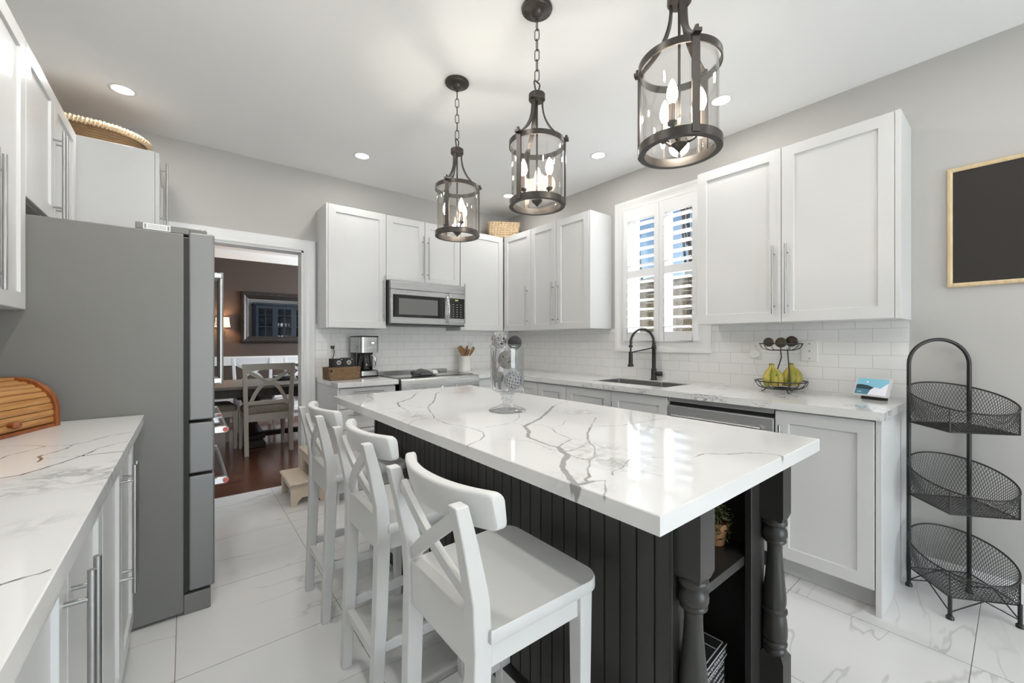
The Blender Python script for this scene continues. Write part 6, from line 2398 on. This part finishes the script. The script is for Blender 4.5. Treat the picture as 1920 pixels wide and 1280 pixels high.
def dining_chair(label, loc, rz, mat, cush, group):
    """local +y is the way the sitter faces; origin on the floor under the seat's rear edge"""
    t = thing('dining_chair', label, 'dining chair', loc, rz, group)
    hw = 0.222
    for s in (-1, 1):
        rings = []
        for y, z, w, d in ((-0.035, 0.0, 0.040, 0.038), (0.0, 0.22, 0.042, 0.044), (0.012, 0.46, 0.042, 0.046), (0.0, 0.70, 0.040, 0.038), (-0.045, 0.985, 0.038, 0.030)):
            rings.append([(s * (hw - 0.008 + 0.018 * max(0, z - 0.46) / 0.5) + a * w / 2, y + b * d / 2, z) for a, b in ((-1, -1), (1, -1), (1, 1), (-1, 1))])
        MB().loft(rings).build('leg', mat, t, bevel=0.002)
        MB().bar((s * (hw - 0.006), 0.395, 0.0), (s * (hw - 0.012), 0.395, 0.435), 0.030, 0.030, up=(0, 1, 0), w2=0.048, h2=0.048).build('leg', mat, t, bevel=0.002)
    m = MB().box(-hw + 0.02, hw - 0.02, -0.006, 0.016, 0.355, 0.435).box(-hw + 0.02, hw - 0.02, 0.385, 0.405, 0.365, 0.435)
    m.box(-hw + 0.004, -hw + 0.024, 0.016, 0.385, 0.365, 0.435).box(hw - 0.024, hw - 0.004, 0.016, 0.385, 0.365, 0.435)
    m.build('apron', mat, t, bevel=0.002)
    rr_ = lambda s, z: [(p[0] * s, 0.205 + p[1] * s, z) for p in rrect(0.225, 0.215, 0.045, 0, 6)]
    MB().loft([rr_(0.97, 0.436), rr_(1.0, 0.452), rr_(0.99, 0.486), rr_(0.90, 0.503), rr_(0.5, 0.508)]).build('seat_cushion', cush, t, smooth=60)
    # top rail with an arched underside, lower rail, curved X braces
    m = MB()
    rings = []
    for k in range(15):
        u = -1 + 2 * k / 14
        x = u * (hw + 0.006)
        zb = 0.918 + 0.0 - 0.028 * (abs(u) ** 2)
        rings.append([(x, -0.052, 0.985), (x, -0.032, 0.985), (x, -0.024, zb), (x, -0.044, zb)])
    m.loft(rings)
    m.build('top_rail', mat, t, smooth=35)
    MB().box(-hw + 0.02, hw - 0.02, -0.004, 0.022, 0.535, 0.575).build('lower_rail', mat, t, bevel=0.002)
    for s in (-1, 1):
        m = MB()
        pts = []
        for k in range(15):
            u = k / 14
            # from a lower corner up to the opposite upper corner, bowed
            x = s * (-0.165 + 0.365 * (u ** 1.0) - 0.055 * math.sin(PI * u) * (1 if u < 0.5 else -0.15))
            z = 0.572 + 0.325 * u ** 0.9 + 0.03 * math.sin(PI * u)
            y = 0.008 - 0.042 * u + 0.003 * s
            pts.append(Vector((x, y, z)))
        for a, b in zip(pts[:-1], pts[1:]):
            m.bar(a, b + (b - a) * 0.08, 0.036, 0.016, up=(0, 1, 0))
        m.build('cross_brace', mat, t)
    return t


dining_chair('antique white cross-back dining chair with its back to the doorway', (0.722, 5.20, 0), R(2), CHAIRG, CUSH, 'dining chairs')
dining_chair('dining chair at the table end, half hidden behind the refrigerator handles', (0.03, 5.80, 0), R(-84), CHAIRG, CUSH, 'dining chairs')
dining_chair('bright white cross-back chair on the far side of the dining table', (0.765, 6.98, 0), R(180), CHAIRW, CUSHD, 'dining chairs')
dining_chair('bright white chair on the far side of the table, partly behind the door casing', (1.42, 6.98, 0), R(180), CHAIRW, CUSHD, 'dining chairs')

t = thing('dining_table', 'dark wooden pedestal dining table seen through the doorway', 'dining table', (1.15, 5.87, 0))
MB().box(-1.05, 1.05, -0.53, 0.53, 0.695, 0.728).build('tabletop', TABLEW, t, bevel=0.006)
MB().box(-0.95, 0.95, -0.45, 0.45, 0.60, 0.695).build('apron', TABLED, t, bevel=0.003)
for sx in (-0.52, 0.52):
    m = MB()
    prof = [(0.0, 0.10), (0.10, 0.10), (0.115, 0.13), (0.095, 0.17), (0.075, 0.20), (0.062, 0.25), (0.075, 0.31), (0.105, 0.36), (0.112, 0.40), (0.09, 0.45), (0.075, 0.47), (0.10, 0.50), (0.10, 0.60), (0.0, 0.60)]
    m.lathe(prof, 20, Matrix.Translation((sx, 0, 0)))
    m.build('pedestal', TABLED, t, smooth=40)
    m = MB().box(sx - 0.11, sx + 0.11, -0.36, 0.36, 0.0, 0.05).box(sx - 0.13, sx + 0.13, -0.13, 0.13, 0.05, 0.10)
    m.build('pedestal_base', TABLED, t, bevel=0.008)
MB().box(-0.42, 0.42, -0.04, 0.04, 0.06, 0.12).build('stretcher', TABLED, t, bevel=0.003)

t = thing('serving_tray', 'round brown wooden tray on the dining table', 'tray', (1.30, 5.95, 0.728))
MB().lathe([(0.0, 0), (0.14, 0), (0.165, 0.03), (0.17, 0.048), (0.162, 0.048), (0.155, 0.032), (0.135, 0.010), (0.0, 0.008)], 32, cap=False).build('body', SPOONW, t, smooth=40)
STONE = pm('grey_stoneware', lin((128, 132, 136)), 0.4, noise=0.1, scale=20)
t = thing('stoneware_plates', 'stack of grey stoneware dishes on the dining table', 'dishes', (1.0, 5.98, 0.728))
for k in range(3):
    MB().lathe([(0.0, 0), (0.07, 0), (0.12, 0.018), (0.128, 0.026), (0.12, 0.024), (0.07, 0.007), (0.0, 0.006)], 28, Matrix.Translation((0, 0, 0.016 * k)), cap=False).build('plate', STONE, t, smooth=50)

# white bench with cushions along the far wall
t = thing('storage_bench', 'low white storage bench along the far dining room wall', 'bench', (1.3, 7.68, 0))
MB().box(-1.15, 1.15, -0.26, 0.28, 0.09, 0.41).box(-1.12, 1.12, -0.22, 0.26, 0.0, 0.09).build('body', CHAIRW, t, bevel=0.004)
for k in range(3):
    shaker(MB(), -1.13 + 0.755 * k, -0.395 + 0.755 * k, 0.11, 0.395, th=0.018).build('panel', CHAIRW, t).location = (0, -0.279, 0)
for k in range(3):
    c = thing('bench_cushion', ['dark grey cushion at the hidden end of the white storage bench', 'dark grey cushion in the middle of the white storage bench', 'dark grey cushion on the white storage bench, behind the casing side'][k], 'cushion', (1.3 - 0.76 + 0.76 * k, 7.69, 0.411), 0, 'cushions on the storage bench')
    rr_ = lambda s, z: [(p[0] * s, p[1] * s, z) for p in rrect(0.365, 0.25, 0.04, 0, 6)]
    MB().loft([rr_(0.97, 0.0), rr_(1.0, 0.02), rr_(1.0, 0.065), rr_(0.95, 0.088), rr_(0.5, 0.094)]).build('pad', CUSHD, c, smooth=60)

# framed mirror on the far wall
MX0, MX1, MZ0_, MZ1_ = 0.703, 2.02, 1.200, 2.045
t = thing('framed_mirror', 'large mirror in a carved dark frame on the brown dining room wall', 'mirror', (MX0, DFAR, MZ0_), 0)
CARVE = pm('carved_dark_silver_frame', lin((52, 48, 46)), 0.4, metal=0.5, noise=0.45, scale=40, bump=0.9)
W, H = MX1 - MX0, MZ1_ - MZ0_
fr_ = [(0, -0.001), (0.0, -0.030), (0.012, -0.042), (0.05, -0.050), (0.078, -0.036), (0.086, -0.038), (0.094, -0.030), (0.106, -0.024), (0.112, -0.016), (0.112, -0.001)]
P = [Vector((0, 0, 0)), Vector((W, 0, 0)), Vector((W, 0, H)), Vector((0, 0, H))]
rings = []
for i in range(4):
    ix = 1 if i in (0, 3) else -1
    iz = 1 if i in (0, 1) else -1
    rings.append([P[i] + Vector((ix * u, v, iz * u)) for u, v in fr_])
rings.append(rings[0])
MB().loft(rings, cap=False).build('frame', CARVE, t, smooth=30)
m = MB()
for i in range(4):
    a, b = P[i], P[(i + 1) % 4]
    d = (b - a)
    n = int(d.length / 0.03)
    ins = Vector((0.036 if i in (3,) else (-0.036 if i == 1 else 0), -0.048, 0.036 if i == 0 else (-0.036 if i == 2 else 0)))
    for k in range(1, n):
        m.ball(a + d * k / n + ins, 0.011, 7, 5, sy=0.5)
m.build('carving', CARVE, t, smooth=70)
MB().box(0.11, W - 0.11, -0.014, -0.004, 0.11, H - 0.11).build('mirror_glass', MIRROR, t)

# wall sconce
t = thing('wall_sconce', 'glowing fabric-shade sconce on the brown dining room wall', 'wall lamp', (0.455, DFAR, 1.50))
SHADE = emit('lit_linen_shade', (1.0, 0.74, 0.48), 0.85)
_nt = SHADE.node_tree
_b = _nt.nodes['Principled BSDF']
_tc = node(_nt, 'ShaderNodeTexCoord')
_nz = node(_nt, 'ShaderNodeTexNoise', Scale=34.0, Detail=4.0)
_nt.links.new(_tc.outputs['Object'], _nz.inputs['Vector'])
_rp = node(_nt, 'ShaderNodeValToRGB')
_rp.color_ramp.elements[0].position = 0.3
_rp.color_ramp.elements[0].color = (0.50, 0.30, 0.17, 1)
_rp.color_ramp.elements[1].position = 0.7
_rp.color_ramp.elements[1].color = (1.0, 0.80, 0.58, 1)
_nt.links.new(_nz.outputs[0], _rp.inputs[0])
_nt.links.new(_rp.outputs[0], _b.inputs['Emission Color'])
_nt.links.new(_rp.outputs[0], _b.inputs['Base Color'])
MB().lathe([(0.105, -0.045), (0.100, -0.02), (0.092, 0.06), (0.090, 0.105), (0.088, 0.105), (0.090, 0.06), (0.098, -0.02), (0.103, -0.045)], 32, Matrix.Translation((0, -0.13, 0)), cap=False).build('lamp_shade', SHADE, t, smooth=50)
m = MB().box(-0.035, 0.035, -0.02, 0, -0.19, -0.03)
m.tube([(0, -0.018, -0.12), (0, -0.08, -0.13), (0, -0.13, -0.11), (0, -0.13, 0.02)], 0.007, n=8)
m.build('bracket', BRONZE, t, smooth=40)
d = bpy.data.lights.new('sconce_light', 'POINT')
d.energy = 9.0
d.color = (1.0, 0.62, 0.33)
d.shadow_soft_size = 0.03
o = bpy.data.objects.new('sconce_light', d)
COL.objects.link(o)
o.location = (0.455, DFAR - 0.13, 1.53)

# navy china hutch on the near wall of the dining room: the mirror shows it
NAVY = pm('navy_hutch_paint', lin((36, 46, 58)), 0.45, noise=0.06, scale=12)
t = thing('china_hutch', 'navy blue china hutch with glass doors, seen in the mirror', 'hutch', (1.30, YB2 + 0.42, 0), 0)
HWd, HHt = 1.30, 2.12
m = MB().box(0, HWd, -0.41, -0.395, 0.0, HHt).box(0, 0.03, -0.395, 0, 0, HHt).box(HWd - 0.03, HWd, -0.395, 0, 0, HHt)
m.box(-0.02, HWd + 0.02, -0.41, 0.02, HHt, HHt + 0.05).box(0.03, HWd - 0.03, -0.395, -0.005, 0.0, 0.95)
m.build('body', NAVY, t, bevel=0.002)
for z in (1.27, 1.58, 1.86):
    MB().box(0.031, HWd - 0.031, -0.394, -0.03, z, z + 0.02).build('shelf', NAVY, t)
for k in range(3):
    a, b = 0.03 + k * (HWd - 0.06) / 3, 0.03 + (k + 1) * (HWd - 0.06) / 3
    m = MB().box(a, a + 0.06, -0.004, 0.018, 0.97, HHt - 0.01).box(b - 0.06, b, -0.004, 0.018, 0.97, HHt - 0.01)
    m.box(a + 0.06, b - 0.06, -0.004, 0.018, 0.97, 1.03).box(a + 0.06, b - 0.06, -0.004, 0.018, HHt - 0.09, HHt - 0.01)
    m.box((a + b) / 2 - 0.01, (a + b) / 2 + 0.01, 0.0, 0.014, 1.03, HHt - 0.09)
    for z in (1.28, 1.59, 1.87):
        m.box(a + 0.06, b - 0.06, 0.0, 0.014, z - 0.01, z + 0.01)
    do = m.build('glass_door', NAVY, t)
    MB().box(a + 0.055, b - 0.055, 0.005, 0.008, 1.02, HHt - 0.08).build('pane', PANE, do)
    m = shaker(MB(), a, b, 0.12, 0.93, th=0.02)
    o = m.build('cupboard_door', NAVY, t)
    o.location = (0, 0.016, 0)
    o.rotation_euler = (0, 0, 0)
CHINA = pm('white_china', (0.82, 0.82, 0.82), 0.25, noise=0.01)


def cup(x, z, r, h, nm, label):
    c = thing(nm, label, 'tableware', (1.30 + x, YB2 + 0.42 - 0.14, z), 0, 'white tableware in the navy hutch')
    MB().lathe([(0.0, 0), (r * 0.6, 0), (r * 0.9, h * 0.4), (r, h), (r * 0.92, h), (r * 0.8, h * 0.4), (0.0, h * 0.12)], 18, cap=False).build('body', CHINA, c, smooth=50)


for x in (0.52, 0.60, 0.70, 0.78):
    cup(x, 1.601, 0.036, 0.085, 'china_cup', 'white cup standing on a shelf of the navy hutch')
    cup(x + 0.015, 1.291, 0.034, 0.085, 'china_cup', 'white cup standing on a shelf of the navy hutch')
for x in (0.15, 0.33):
    cup(x, 1.291, 0.075, 0.05, 'china_bowl', 'white bowl standing on the lower shelf of the navy hutch')
WGL = clear_glass('wine_glass', (0.93, 0.95, 0.96), 0.0, 0.06)
for x in (0.12, 0.19, 0.29, 0.36):
    c = thing('wine_glass', 'stemmed glass standing on an upper shelf of the navy hutch', 'glass', (1.30 + x, YB2 + 0.28, 1.601), 0, 'stemmed glasses in the navy hutch')
    MB().lathe([(0.0, 0), (0.03, 0.002), (0.004, 0.006), (0.004, 0.09), (0.028, 0.12), (0.033, 0.16), (0.027, 0.20)], 16, cap=False).build('body', WGL, c, smooth=50)
